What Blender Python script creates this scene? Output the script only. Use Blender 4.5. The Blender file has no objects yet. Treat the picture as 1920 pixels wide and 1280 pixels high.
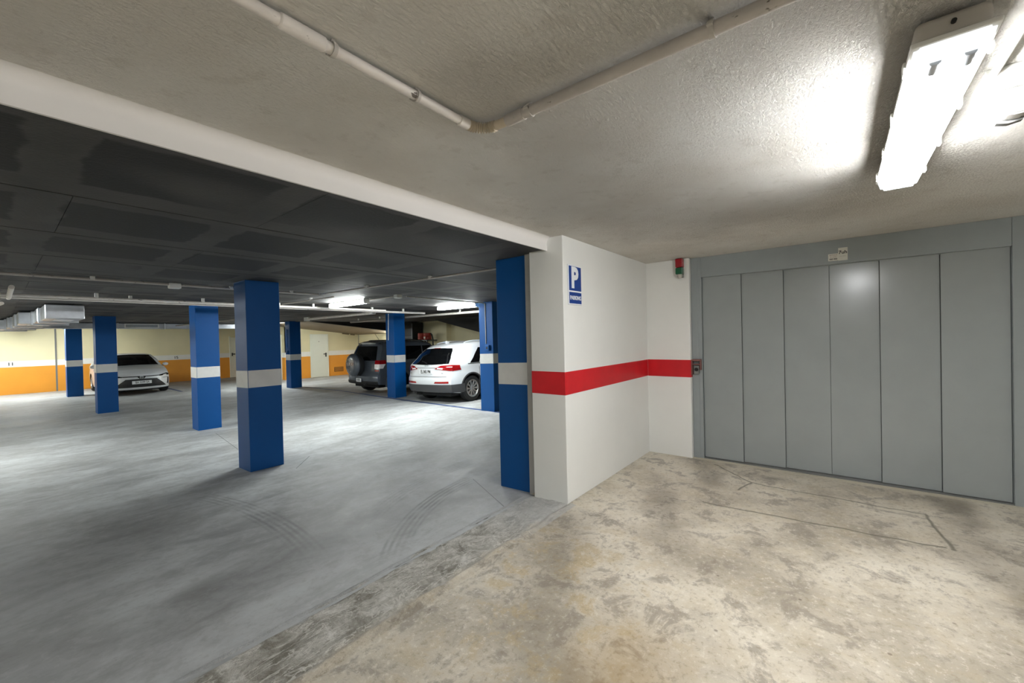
import bpy, bmesh, math, random
from mathutils import Vector, Matrix, noise
random.seed(7)
S = bpy.context.scene
C = S.collection
PI = math.pi

# ------------------------------------------------------------------ camera, world, exposure
CAM = (-3.1566, -1.9094, 1.5)
YAW, PITCH, ROLL, FPX = 0.6709, -0.0102, -0.0232, 770.79
cd = bpy.data.cameras.new('camera')
cd.sensor_fit = 'HORIZONTAL'; cd.sensor_width = 36.0
cd.lens = FPX / 1920.0 * 36.0
cd.clip_start = 0.05; cd.clip_end = 200
cam = bpy.data.objects.new('camera', cd); C.objects.link(cam)
f_ = Vector((math.cos(YAW)*math.cos(PITCH), math.sin(YAW)*math.cos(PITCH), math.sin(PITCH)))
r_ = f_.cross(Vector((0, 0, 1))).normalized(); u_ = r_.cross(f_)
r2 = r_*math.cos(ROLL) + u_*math.sin(ROLL); u2 = -r_*math.sin(ROLL) + u_*math.cos(ROLL)
m = Matrix((r2, u2, -f_)).transposed().to_4x4(); m.translation = CAM
cam.matrix_world = m
S.camera = cam
W = bpy.data.worlds.new('world'); S.world = W; W.use_nodes = True
W.node_tree.nodes['Background'].inputs[0].default_value = (0.6, 0.65, 0.7, 1)
W.node_tree.nodes['Background'].inputs[1].default_value = 0.02
S.view_settings.view_transform = 'Standard'; S.view_settings.look = 'None'
S.view_settings.gamma = 1.0; S.view_settings.use_curve_mapping = False
S.view_settings.exposure = 1.32
try:
    S.cycles.max_bounces = 6; S.cycles.diffuse_bounces = 3; S.cycles.glossy_bounces = 2
    S.cycles.caustics_reflective = False; S.cycles.caustics_refractive = False
except Exception:
    pass
FRONT_L = 37.0     # radiance of the big twin-tube luminaire
GAR_L = 80.0      # radiance of the garage tubes

# ------------------------------------------------------------------ numbers of the place
HC = 2.40          # plaster ceiling of the entrance bay
ZC = 2.295         # dark garage ceiling
YB = 22.57         # back wall
XW = 8.85          # wall in front of the parked cars
def zf(y): return -0.0114 - 0.027*min(max(y, 0), 8.0)

# ------------------------------------------------------------------ helpers
def lin(r, g, b):
    def c(v):
        v /= 255.0
        return v/12.92 if v <= 0.04045 else ((v+0.055)/1.055)**2.4
    return (c(r), c(g), c(b), 1.0)

class NT:
    def __init__(s, name):
        s.m = bpy.data.materials.new(name); s.m.use_nodes = True
        s.t = s.m.node_tree; s.n = s.t.nodes; s.l = s.t.links
        s.b = s.n['Principled BSDF']
        s._oc = None; s._nc = {}
    def node(s, ty, **k):
        n = s.n.new(ty)
        for a, v in k.items(): setattr(n, a, v)
        return n
    def link(s, a, b): s.l.new(a, b)
    def oc(s):
        if s._oc is None: s._oc = s.node('ShaderNodeTexCoord').outputs['Object']
        return s._oc
    def mapped(s, scale=(1, 1, 1), rot=(0, 0, 0), loc=(0, 0, 0)):
        mp = s.node('ShaderNodeMapping')
        mp.inputs['Scale'].default_value = scale; mp.inputs['Rotation'].default_value = rot
        mp.inputs['Location'].default_value = loc
        s.link(s.oc(), mp.inputs['Vector']); return mp.outputs['Vector']
    def noise(s, scale, detail=4, rough=0.55, vec=None, dist=0.0):
        key = (scale, detail, rough, dist)
        if vec is None and key in s._nc: return s._nc[key]
        n = s.node('ShaderNodeTexNoise')
        n.inputs['Scale'].default_value = scale; n.inputs['Detail'].default_value = detail
        n.inputs['Roughness'].default_value = rough; n.inputs['Distortion'].default_value = dist
        s.link(vec if vec is not None else s.oc(), n.inputs['Vector'])
        if vec is None: s._nc[key] = n.outputs['Fac']
        return n.outputs['Fac']
    def ramp(s, fac, stops, interp='LINEAR'):
        r = s.node('ShaderNodeValToRGB'); cr = r.color_ramp; cr.interpolation = interp
        while len(cr.elements) > len(stops): cr.elements.remove(cr.elements[-1])
        while len(cr.elements) < len(stops): cr.elements.new(0.5)
        for e, (p, c) in zip(cr.elements, stops):
            e.position = p; e.color = c if len(c) == 4 else (*c, 1)
        s.link(fac, r.inputs[0]); return r.outputs[0]
    def step(s, fac, a, b):
        n = s.node('ShaderNodeMapRange'); n.interpolation_type = 'SMOOTHSTEP'
        n.inputs[1].default_value = a; n.inputs[2].default_value = b
        s.link(fac, n.inputs[0]); return n.outputs[0]
    def math(s, op, a, b=None, c=None):
        n = s.node('ShaderNodeMath', operation=op)
        for i, v in enumerate((a, b, c)):
            if v is None: continue
            if isinstance(v, (int, float)): n.inputs[i].default_value = v
            else: s.link(v, n.inputs[i])
        return n.outputs[0]
    def vmath(s, op, a, b=None):
        n = s.node('ShaderNodeVectorMath', operation=op)
        for i, v in enumerate((a, b)):
            if v is None: continue
            if isinstance(v, (tuple, Vector)): n.inputs[i].default_value = tuple(v)
            else: s.link(v, n.inputs[i])
        return n
    def mix(s, fac, a, b, mode='MIX'):
        n = s.node('ShaderNodeMix', data_type='RGBA', blend_type=mode)
        for i, v in ((0, fac), (6, a), (7, b)):
            if isinstance(v, (int, float)): n.inputs[i].default_value = v
            elif isinstance(v, tuple): n.inputs[i].default_value = v
            else: s.link(v, n.inputs[i])
        return n.outputs[2]
    def bump(s, h, strength=0.3, dist=0.01):
        n = s.node('ShaderNodeBump'); n.inputs['Strength'].default_value = strength
        n.inputs['Distance'].default_value = dist
        s.link(h, n.inputs['Height']); s.link(n.outputs[0], s.b.inputs['Normal']); return n
    def segdist(s, a, b, wob=None):
        """distance in plan from the (wobbled) position to segment a-b"""
        p = wob if wob is not None else s.oc()
        p = s.vmath('MULTIPLY', p, (1, 1, 0)).outputs[0]
        ab = Vector((b[0]-a[0], b[1]-a[1], 0))
        pa = s.vmath('SUBTRACT', p, (a[0], a[1], 0)).outputs[0]
        h = s.vmath('DOT_PRODUCT', pa, ab/ab.length_squared).outputs['Value']
        n = s.node('ShaderNodeClamp'); s.link(h, n.inputs[0])
        sc = s.node('ShaderNodeVectorMath', operation='SCALE')
        sc.inputs[0].default_value = ab; s.link(n.outputs[0], sc.inputs['Scale'])
        return s.vmath('DISTANCE', pa, sc.outputs[0]).outputs['Value']
    def blob(s, cx, cy, rx, ry, rot=0.0, inner=0.3, wob=0.35, wscale=2.0):
        """soft irregular stain, 1 inside"""
        d = s.vmath('SUBTRACT', s.oc(), (cx, cy, 0)).outputs[0]
        mp = s.node('ShaderNodeMapping', vector_type='POINT')
        mp.inputs['Rotation'].default_value = (0, 0, -rot)
        s.link(d, mp.inputs['Vector'])
        q = s.vmath('MULTIPLY', mp.outputs[0], (1/rx, 1/ry, 0)).outputs[0]
        ln = s.vmath('LENGTH', q).outputs['Value']
        ln = s.math('ADD', ln, s.math('MULTIPLY', s.math('SUBTRACT', s.noise(wscale, 3), 0.5), wob*2))
        return s.step(ln, 1.0, inner)

def mat(name, col, rough=0.5, metal=0.0, var=0.0, vscale=3.0, bump=0.0, bscale=40.0, spec=None, coat=0.0, col2=None):
    t = NT(name)
    t.b.inputs['Roughness'].default_value = rough; t.b.inputs['Metallic'].default_value = metal
    if spec is not None: t.b.inputs['Specular IOR Level'].default_value = spec
    if coat: t.b.inputs['Coat Weight'].default_value = coat; t.b.inputs['Coat Roughness'].default_value = 0.05
    n = t.noise(vscale, 5)
    a = tuple(max(0, c*(1-var)) for c in col[:3]) + (1,); b_ = col2 or (tuple(min(1, c*(1+var)) for c in col[:3]) + (1,))
    t.link(t.ramp(n, [(0.3, a), (0.7, b_)]), t.b.inputs['Base Color'])
    if bump: t.bump(t.noise(bscale, 6), bump, 0.01)
    return t.m

def emit(name, col, strength):
    t = NT(name)
    t.b.inputs['Base Color'].default_value = (0.9, 0.9, 0.9, 1)
    t.b.inputs['Emission Color'].default_value = col
    t.b.inputs['Emission Strength'].default_value = strength
    return t.m

def link(o, parent=None):
    C.objects.link(o)
    if parent: o.parent = parent
    return o
def tag(o, label=None, cat=None, group=None, kind=None):
    if label: o['label'] = label
    if cat: o['category'] = cat
    if group: o['group'] = group
    if kind: o['kind'] = kind
    return o
def empty(name, loc=(0, 0, 0), rot=(0, 0, 0)):
    o = bpy.data.objects.new(name, None); o.empty_display_size = 0.1
    o.location = loc; o.rotation_euler = rot; C.objects.link(o); return o
def bm_obj(name, bm, mt, parent=None, smooth=False):
    bmesh.ops.recalc_face_normals(bm, faces=bm.faces)
    me = bpy.data.meshes.new(name); bm.to_mesh(me); bm.free()
    if smooth:
        me.shade_smooth()
        if smooth != 'all':
            try: me.set_sharp_from_angle(angle=math.radians(38))
            except Exception: pass
    for x in (mt if isinstance(mt, (list, tuple)) else [mt]): me.materials.append(x)
    return link(bpy.data.objects.new(name, me), parent)
def add_box(bm, lo, hi, bevel=0.0, seg=2):
    g = bmesh.ops.create_cube(bm, size=1)
    vs = g['verts']
    sz = Vector(hi)-Vector(lo); ce = (Vector(hi)+Vector(lo))/2
    for v in vs: v.co = Vector((v.co.x*sz.x, v.co.y*sz.y, v.co.z*sz.z)) + ce
    if bevel > 0:
        es = list({e for v in vs for e in v.link_edges})
        bmesh.ops.bevel(bm, geom=es, offset=bevel, segments=seg, affect='EDGES', profile=0.5)
def box(name, lo, hi, mt, parent=None, bevel=0.0, seg=2):
    bm = bmesh.new(); add_box(bm, lo, hi, bevel, seg)
    return bm_obj(name, bm, mt, parent)
def ring_frame(t):
    t = t.normalized()
    a = Vector((0, 0, 1)) if abs(t.z) < 0.9 else Vector((1, 0, 0))
    n = t.cross(a).normalized(); return n, t.cross(n)
def add_tube(bm, pts, rad, seg=12, cap=True):
    pts = [Vector(p) for p in pts]; rs = rad if isinstance(rad, (list, tuple)) else [rad]*len(pts)
    rings = []; prevn = None
    for i, p in enumerate(pts):
        t = (pts[min(i+1, len(pts)-1)] - pts[max(i-1, 0)])
        if t.length < 1e-9: t = Vector((0, 0, 1))
        n, b = ring_frame(t)
        if prevn is not None:
            n = (prevn - t.normalized()*prevn.dot(t.normalized()))
            n = n.normalized() if n.length > 1e-6 else ring_frame(t)[0]
            b = t.normalized().cross(n)
        prevn = n
        rings.append([bm.verts.new(p + (n*math.cos(2*PI*k/seg) + b*math.sin(2*PI*k/seg))*rs[i]) for k in range(seg)])
    for a, b in zip(rings, rings[1:]):
        for k in range(seg): bm.faces.new((a[k], a[(k+1) % seg], b[(k+1) % seg], b[k]))
    if cap: bm.faces.new(rings[0][::-1]); bm.faces.new(rings[-1])
def tube(name, pts, rad, mt, parent=None, seg=12):
    bm = bmesh.new(); add_tube(bm, pts, rad, seg); return bm_obj(name, bm, mt, parent, smooth=True)
def add_lathe(bm, prof, axis='Y', seg=40, centre=(0, 0, 0), closed=False):
    """prof: list of (r, h) swept about the axis through centre"""
    ce = Vector(centre); rings = []
    for r, h in prof:
        ring = []
        for k in range(seg):
            c, s = math.cos(2*PI*k/seg)*r, math.sin(2*PI*k/seg)*r
            p = {'Y': (c, h, s), 'Z': (c, s, h), 'X': (h, c, s)}[axis]
            ring.append(bm.verts.new(ce + Vector(p)))
        rings.append(ring)
    pairs = list(zip(rings, rings[1:])) + ([(rings[-1], rings[0])] if closed else [])
    for a, b in pairs:
        for k in range(seg): bm.faces.new((a[k], a[(k+1) % seg], b[(k+1) % seg], b[k]))
    if not closed:
        for ring in (rings[0], rings[-1]):
            if (ring[0].co-ring[seg//2].co).length > 1e-4: bm.faces.new(ring)
    bmesh.ops.remove_doubles(bm, verts=bm.verts, dist=1e-5)
def lathe(name, prof, mt, parent=None, **k):
    bm = bmesh.new(); add_lathe(bm, prof, **k); return bm_obj(name, bm, mt, parent, smooth=True)
def add_prism(bm, poly, h0, h1, axis='Z'):
    """poly 2D extruded along axis; axis Y: poly=(x,z); X: poly=(y,z)"""
    def P(a, b, h): return {'Z': (a, b, h), 'Y': (a, h, b), 'X': (h, a, b)}[axis]
    A = [bm.verts.new(P(a, b, h0)) for a, b in poly]; B = [bm.verts.new(P(a, b, h1)) for a, b in poly]
    bm.faces.new(A); bm.faces.new(B[::-1])
    for i in range(len(poly)):
        j = (i+1) % len(poly); bm.faces.new((A[i], A[j], B[j], B[i]))
def prism(name, poly, h0, h1, mt, parent=None, axis='Z', smooth=False):
    bm = bmesh.new(); add_prism(bm, poly, h0, h1, axis); return bm_obj(name, bm, mt, parent, smooth)
def text(name, body, size, mt, parent, loc, rot, depth=0.001, bold=0.0, xs=1.0, align='CENTER'):
    cu = bpy.data.curves.new(name, 'FONT'); cu.body = body; cu.size = size; cu.extrude = depth
    cu.align_x = align; cu.align_y = 'CENTER'; cu.offset = bold; cu.resolution_u = 3
    o = bpy.data.objects.new(name, cu); C.objects.link(o)
    dg = bpy.context.evaluated_depsgraph_get()
    me = bpy.data.meshes.new_from_object(o.evaluated_get(dg))
    bpy.data.objects.remove(o); bpy.data.curves.remove(cu)
    me.materials.clear(); me.materials.append(mt); me.name = name
    o = link(bpy.data.objects.new(name, me), parent)
    o.location = loc; o.rotation_euler = rot; o.scale = (xs, 1, 1)
    return o
FACE_NX = (PI/2, 0, -PI/2)   # text that faces -X
FACE_NY = (PI/2, 0, 0)       # text that faces -Y

# ------------------------------------------------------------------ materials
def m_plaster_ceiling():
    t = NT('front_ceiling_plaster')
    n1 = t.noise(1.3, 4); n2 = t.noise(9, 4, 0.65)
    c = t.ramp(n1, [(0.38, lin(228, 223, 214)), (0.62, lin(240, 237, 230))])
    c = t.mix(t.math('MULTIPLY', t.step(n2, 0.56, 0.68), 0.22), c, lin(196, 188, 174))
    t.link(c, t.b.inputs['Base Color']); t.b.inputs['Roughness'].default_value = 0.75
    v = t.mapped((1, 2.2, 1))
    h = t.math('ADD', t.math('MULTIPLY', t.noise(42, 5, 0.7, v, 0.6), 0.75), t.math('MULTIPLY', t.noise(5, 4, 0.6), 0.4))
    # the trowelled patch round the lamp is coarser than the rest
    rough_patch = t.blob(-0.5, -1.3, 2.0, 1.6, 0.2, 0.3, 0.3)
    h2 = t.math('MULTIPLY', h, t.math('ADD', 0.25, t.math('MULTIPLY', rough_patch, 0.75)))
    t.bump(h2, 1.0, 0.07); t.b.inputs['Specular IOR Level'].default_value = 0.15
    return t.m
def m_garage_ceiling():
    t = NT('garage_ceiling_black')
    # darker rectangles left between the ribs (cell 0.86 x 1.09 m), wobbly brush edges
    w = t.vmath('ADD', t.oc(), t.vmath('SCALE', t.node('ShaderNodeTexNoise').outputs['Color']).outputs[0])
    nz = w.inputs[1].links[0].from_node; nz.inputs['Scale'].default_value = 0.10
    src = nz.inputs[0].links[0].from_node; src.inputs['Scale'].default_value = 6.0; src.inputs['Detail'].default_value = 4
    t.link(t.oc(), src.inputs['Vector'])
    sep = t.node('ShaderNodeSeparateXYZ'); t.link(w.outputs[0], sep.inputs[0])
    fx = t.math('FRACT', t.math('DIVIDE', t.math('ADD', sep.outputs[0], 2.95+8.6), 0.86))
    fy = t.math('FRACT', t.math('DIVIDE', t.math('ADD', sep.outputs[1], -1.22+10.9), 1.09))
    ex = t.math('ABSOLUTE', t.math('SUBTRACT', fx, 0.52)); ey = t.math('ABSOLUTE', t.math('SUBTRACT', fy, 0.5))
    inx = t.step(ex, 0.41, 0.38); iny = t.step(ey, 0.34, 0.31)
    patch = t.math('MULTIPLY', inx, iny)
    # not every cell got left dark
    patch = t.math('MULTIPLY', patch, t.step(t.noise(0.55, 1), 0.36, 0.44))
    base = t.ramp(t.noise(2.2, 4), [(0.36, lin(58, 57, 55)), (0.64, lin(72, 70, 68))])
    c = t.mix(patch, base, lin(27, 26, 25))
    t.link(c, t.b.inputs['Base Color']); t.b.inputs['Roughness'].default_value = 0.7
    t.bump(t.noise(60, 4), 0.25, 0.01)
    return t.m
def front_floor_colour(t):
    n1 = t.noise(0.9, 4, 0.6); n2 = t.noise(4.5, 5, 0.72, dist=0.4); n3 = t.noise(26, 5, 0.75)
    c = t.ramp(n1, [(0.38, lin(172, 163, 146)), (0.5, lin(204, 195, 177)), (0.62, lin(222, 214, 197))])
    c = t.mix(t.math('MULTIPLY', t.step(n2, 0.50, 0.62), t.math('ADD', 0.18, t.math('MULTIPLY', t.blob(-1.15, -0.55, 1.5, 0.9, 0.45, 0.2, 0.4), 0.6))), c, lin(190, 171, 134))
    c = t.mix(t.math('MULTIPLY', t.step(n2, 0.49, 0.38), 0.7), c, lin(142, 132, 119))
    c = t.mix(t.math('MULTIPLY', t.step(n3, 0.53, 0.64), 0.5), c, lin(142, 130, 106))
    c = t.mix(t.math('MULTIPLY', t.step(n3, 0.46, 0.36), 0.5), c, lin(226, 220, 206))
    # tyre and oil stains in front of the car lift
    for (cx, cy, rx, ry, ro, st) in ((0.55, -0.66, 0.75, 0.26, 0.40, 0.72), (1.40, -0.86, 0.55, 0.16, 0.3, 0.6), (1.72, -2.66, 0.60, 0.22, 0.12, 0.85), (1.75, -1.35, 0.13, 0.5, 0.0, 0.4),
                                     (0.55, -2.85, 1.2, 0.42, 0.05, 0.62), (-1.5, -0.75, 0.9, 0.35, 0.5, 0.42), (-0.55, -0.32, 0.9, 0.28, 0.3, 0.42), (-0.1, -0.95, 0.6, 0.25, 0.5, 0.30), (-1.55, -1.45, 0.35, 0.2, 0.4, 0.35)):
        c = t.mix(t.math('MULTIPLY', t.blob(cx, cy, rx*1.15, ry*1.15, ro, 0.0, 0.75, 3.0), st*0.8), c, lin(104, 95, 82))
    c = t.mix(t.math('MULTIPLY', t.blob(-1.45, -1.15, 0.5, 0.35, 0.3, 0.1, 0.5, 4.0), 0.5), c, lin(150, 122, 72))
    # saw-cut repair patch: darker joints
    wv = t.vmath('ADD', t.oc(), t.vmath('MULTIPLY', t.vmath('SUBTRACT', t.node('ShaderNodeTexNoise').outputs['Color'], (0.5, 0.5, 0.5)).outputs[0], (0.06, 0.06, 0)).outputs[0])
    for n in t.n:
        if n.type == 'TEX_NOISE' and not n.inputs['Vector'].is_linked:
            n.inputs['Scale'].default_value = 5; t.link(t.oc(), n.inputs['Vector'])
    ds = None
    for a, b in (((1.92, -0.79), (1.49, -1.22)), ((1.49, -1.22), (1.46, -2.44)), ((1.46, -2.44), (0.82, -2.50)), ((0.72, -0.95), (0.83, -2.46)), ((1.49, -1.22), (1.22, -1.14))):
        d = t.segdist(a, b, wv.outputs[0]); ds = d if ds is None else t.math('MINIMUM', ds, d)
    ln = t.step(ds, 0.016, 0.002)
    c = t.mix(t.math('MULTIPLY', ln, 0.7), c, lin(100, 96, 82))
    # pale strip of screed against the sill
    sx = t.node('ShaderNodeSeparateXYZ'); t.link(wv.outputs[0], sx.inputs[0])
    c = t.mix(t.math('MULTIPLY', t.step(sx.outputs[0], 2.0, 2.03), 0.6), c, lin(214, 206, 184))
    # dark specks
    sp = t.node('ShaderNodeTexVoronoi'); sp.inputs['Scale'].default_value = 5.0; t.link(t.oc(), sp.inputs['Vector'])
    c = t.mix(t.math('MULTIPLY', t.step(sp.outputs['Distance'], 0.055, 0.03), 0.55), c, lin(84, 62, 46))
    return c, n2, n3, ln
def m_front_floor():
    t = NT('front_floor_concrete')
    c, n2, n3, ln = front_floor_colour(t)
    t.link(c, t.b.inputs['Base Color'])
    t.link(t.ramp(n2, [(0.3, (0.38, 0.38, 0.38)), (0.7, (0.6, 0.6, 0.6))]), t.b.inputs['Roughness'])
    h = t.math('ADD', t.math('MULTIPLY', n2, 0.6), t.math('ADD', t.math('MULTIPLY', n3, 0.25), t.math('MULTIPLY', ln, -0.5)))
    t.bump(h, 0.5, 0.02)
    return t.m
def garage_floor_colour(t):
    v = t.mapped((0.55, 1.25, 1), (0, 0, 0.25))
    n1 = t.noise(0.8, 4, 0.6); n2 = t.noise(2.4, 5, 0.65, v, 0.5); n3 = t.noise(40, 4, 0.7)
    c = t.ramp(n2, [(0.36, lin(158, 159, 158)), (0.5, lin(180, 182, 182)), (0.64, lin(194, 197, 197))])
    c = t.mix(t.math('MULTIPLY', t.step(n1, 0.55, 0.3), 0.55), c, lin(140, 139, 136))
    c = t.mix(t.math('MULTIPLY', t.step(n3, 0.55, 0.75), 0.25), c, lin(140, 138, 134))
    n5 = t.noise(11, 4, 0.7)
    c = t.mix(t.math('MULTIPLY', t.step(n5, 0.5, 0.64), 0.28), c, lin(142, 141, 138))
    c = t.mix(t.math('MULTIPLY', t.step(n5, 0.46, 0.36), 0.22), c, lin(206, 208, 208))
    # curved tyre scuffs
    for (cx, cy, r, a0, a1, k) in ((-6.95, 2.03, 5.29, -16, 20, 0.5), (0.15, -0.89, 2.16, 86, 142, 0.55), (0.35, -1.0, 2.75, 70, 130, 0.3)):
        d = t.vmath('SUBTRACT', t.oc(), (cx, cy, 0)).outputs[0]
        d = t.vmath('MULTIPLY', d, (1, 1, 0)).outputs[0]
        ln = t.vmath('LENGTH', d).outputs['Value']
        ring = t.step(t.math('ABSOLUTE', t.math('SUBTRACT', ln, r)), 0.13, 0.08)
        s2 = t.node('ShaderNodeSeparateXYZ'); t.link(d, s2.inputs[0])
        an = t.math('ARCTAN2', s2.outputs[1], s2.outputs[0])
        am = t.math('MULTIPLY', t.step(an, math.radians(a0), math.radians(a0+14)), t.step(an, math.radians(a1), math.radians(a1-14)))
        gro = t.math('ADD', 0.55, t.math('MULTIPLY', t.math('SINE', t.math('MULTIPLY', ln, 135.0)), 0.45))
        mk = t.math('MULTIPLY', t.math('MULTIPLY', ring, am), t.math('MULTIPLY', gro, t.step(t.noise(3.0, 4), 0.3, 0.6)))
        c = t.mix(t.math('MULTIPLY', mk, k), c, lin(92, 90, 88))
    # saw-cut joints
    ds = None
    for a, b in (((0.08, 1.25), (-0.33, 0.47)), ((-0.81, 5.5), (-0.54, 7.5)), ((-0.80, 3.52), (-0.41, 3.99))):
        d = t.segdist(a, b); ds = d if ds is None else t.math('MINIMUM', ds, d)
    ln = t.step(ds, 0.008, 0.002)
    c = t.mix(t.math('MULTIPLY', ln, 0.75), c, lin(70, 68, 66))
    for (cx, cy, rx, ry, ro, st) in ((-1.7, 1.2, 1.5, 0.45, 0.1, 0.38), (-0.2, 1.0, 1.6, 0.35, 0.12, 0.25), (-2.6, 2.4, 1.2, 0.8, 0.2, 0.25), (0.6, 2.6, 1.6, 0.4, 0.2, 0.2), (4.7, 9.6, 1.3, 0.7, 0.1, 0.3)):
        c = t.mix(t.math('MULTIPLY', t.blob(cx, cy, rx, ry, ro, 0.1, 0.35, 1.6), st), c, lin(104, 102, 99))
    return c, n2, n3
def m_garage_floor():
    t = NT('garage_floor_concrete')
    c, n2, n3 = garage_floor_colour(t)
    t.link(c, t.b.inputs['Base Color'])
    t.link(t.ramp(n2, [(0.4, (0.52, 0.52, 0.52)), (0.6, (0.66, 0.66, 0.66))]), t.b.inputs['Roughness'])
    t.b.inputs['Specular IOR Level'].default_value = 0.4
    t.bump(t.math('ADD', t.math('MULTIPLY', n2, 0.5), t.math('MULTIPLY', n3, 0.15)), 0.15, 0.01)
    return t.m
def m_threshold():
    t = NT('threshold_rough_concrete')
    n1 = t.noise(5, 5, 0.68, dist=0.6); n2 = t.noise(30, 5, 0.75)
    n4 = t.noise(3.2, 4, 0.6)
    c = t.ramp(n1, [(0.36, lin(122, 118, 106)), (0.47, lin(164, 160, 150)), (0.56, lin(188, 185, 176)), (0.66, lin(216, 213, 206))])
    c = t.mix(t.math('MULTIPLY', t.step(n2, 0.5, 0.62), 0.45), c, lin(116, 110, 96))
    # chalky ridges where the mortar was dragged
    v = t.mapped((2.0, 6.0, 1), (0, 0, 0.12))
    rg = t.math('ABSOLUTE', t.math('SUBTRACT', t.noise(2.2, 4, 0.6, v, 0.8), 0.5))
    c = t.mix(t.math('MULTIPLY', t.step(rg, 0.028, 0.006), 0.75), c, lin(214, 211, 203))
    sp = t.node('ShaderNodeSeparateXYZ'); t.link(t.oc(), sp.inputs[0])
    yw = t.math('ADD', sp.outputs[1], t.math('MULTIPLY', t.math('SUBTRACT', n4, 0.5), 0.30))
    # runs out irregularly into the beige floor on one side, the grey one on the other
    c = t.mix(t.step(yw, 0.06, -0.03), c, front_floor_colour(t)[0])
    c = t.mix(t.step(yw, 0.40, 0.46), c, garage_floor_colour(t)[0])
    # grey cement smear next to the wall
    c = t.mix(t.math('MULTIPLY', t.step(sp.outputs[0], -0.9, -0.3), 0.6), c, lin(186, 187, 186))
    cr = t.math('ABSOLUTE', t.math('SUBTRACT', t.math('ADD', sp.outputs[1], t.math('MULTIPLY', t.math('SUBTRACT', t.noise(2.5, 4, 0.6), 0.5), 0.07)), 0.425))
    c = t.mix(t.math('MULTIPLY', t.step(cr, 0.016, 0.003), t.step(t.noise(1.4, 4), 0.40, 0.55)), c, lin(70, 67, 60))
    t.link(c, t.b.inputs['Base Color']); t.b.inputs['Roughness'].default_value = 0.7
    t.bump(t.math('ADD', n1, t.math('MULTIPLY', n2, 0.5)), 0.7, 0.03)
    return t.m
def m_wall_back():
    return mat('cream_wall_paint', lin(232, 222, 182), 0.6, var=0.04, vscale=1.5, bump=0.06, bscale=30)
def m_pipe(name, col):
    t = NT(name)
    c = t.ramp(t.noise(9, 5), [(0.36, tuple(x*0.86 for x in col[:3])+(1,)), (0.64, col)])
    c = t.mix(t.step(t.noise(16, 3, 0.6, t.mapped((1, 1, 3))), 0.66, 0.70), c, lin(96, 88, 80))
    t.link(c, t.b.inputs['Base Color']); t.b.inputs['Roughness'].default_value = 0.5
    t.bump(t.noise(50, 6), 0.15, 0.01); return t.m
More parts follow.
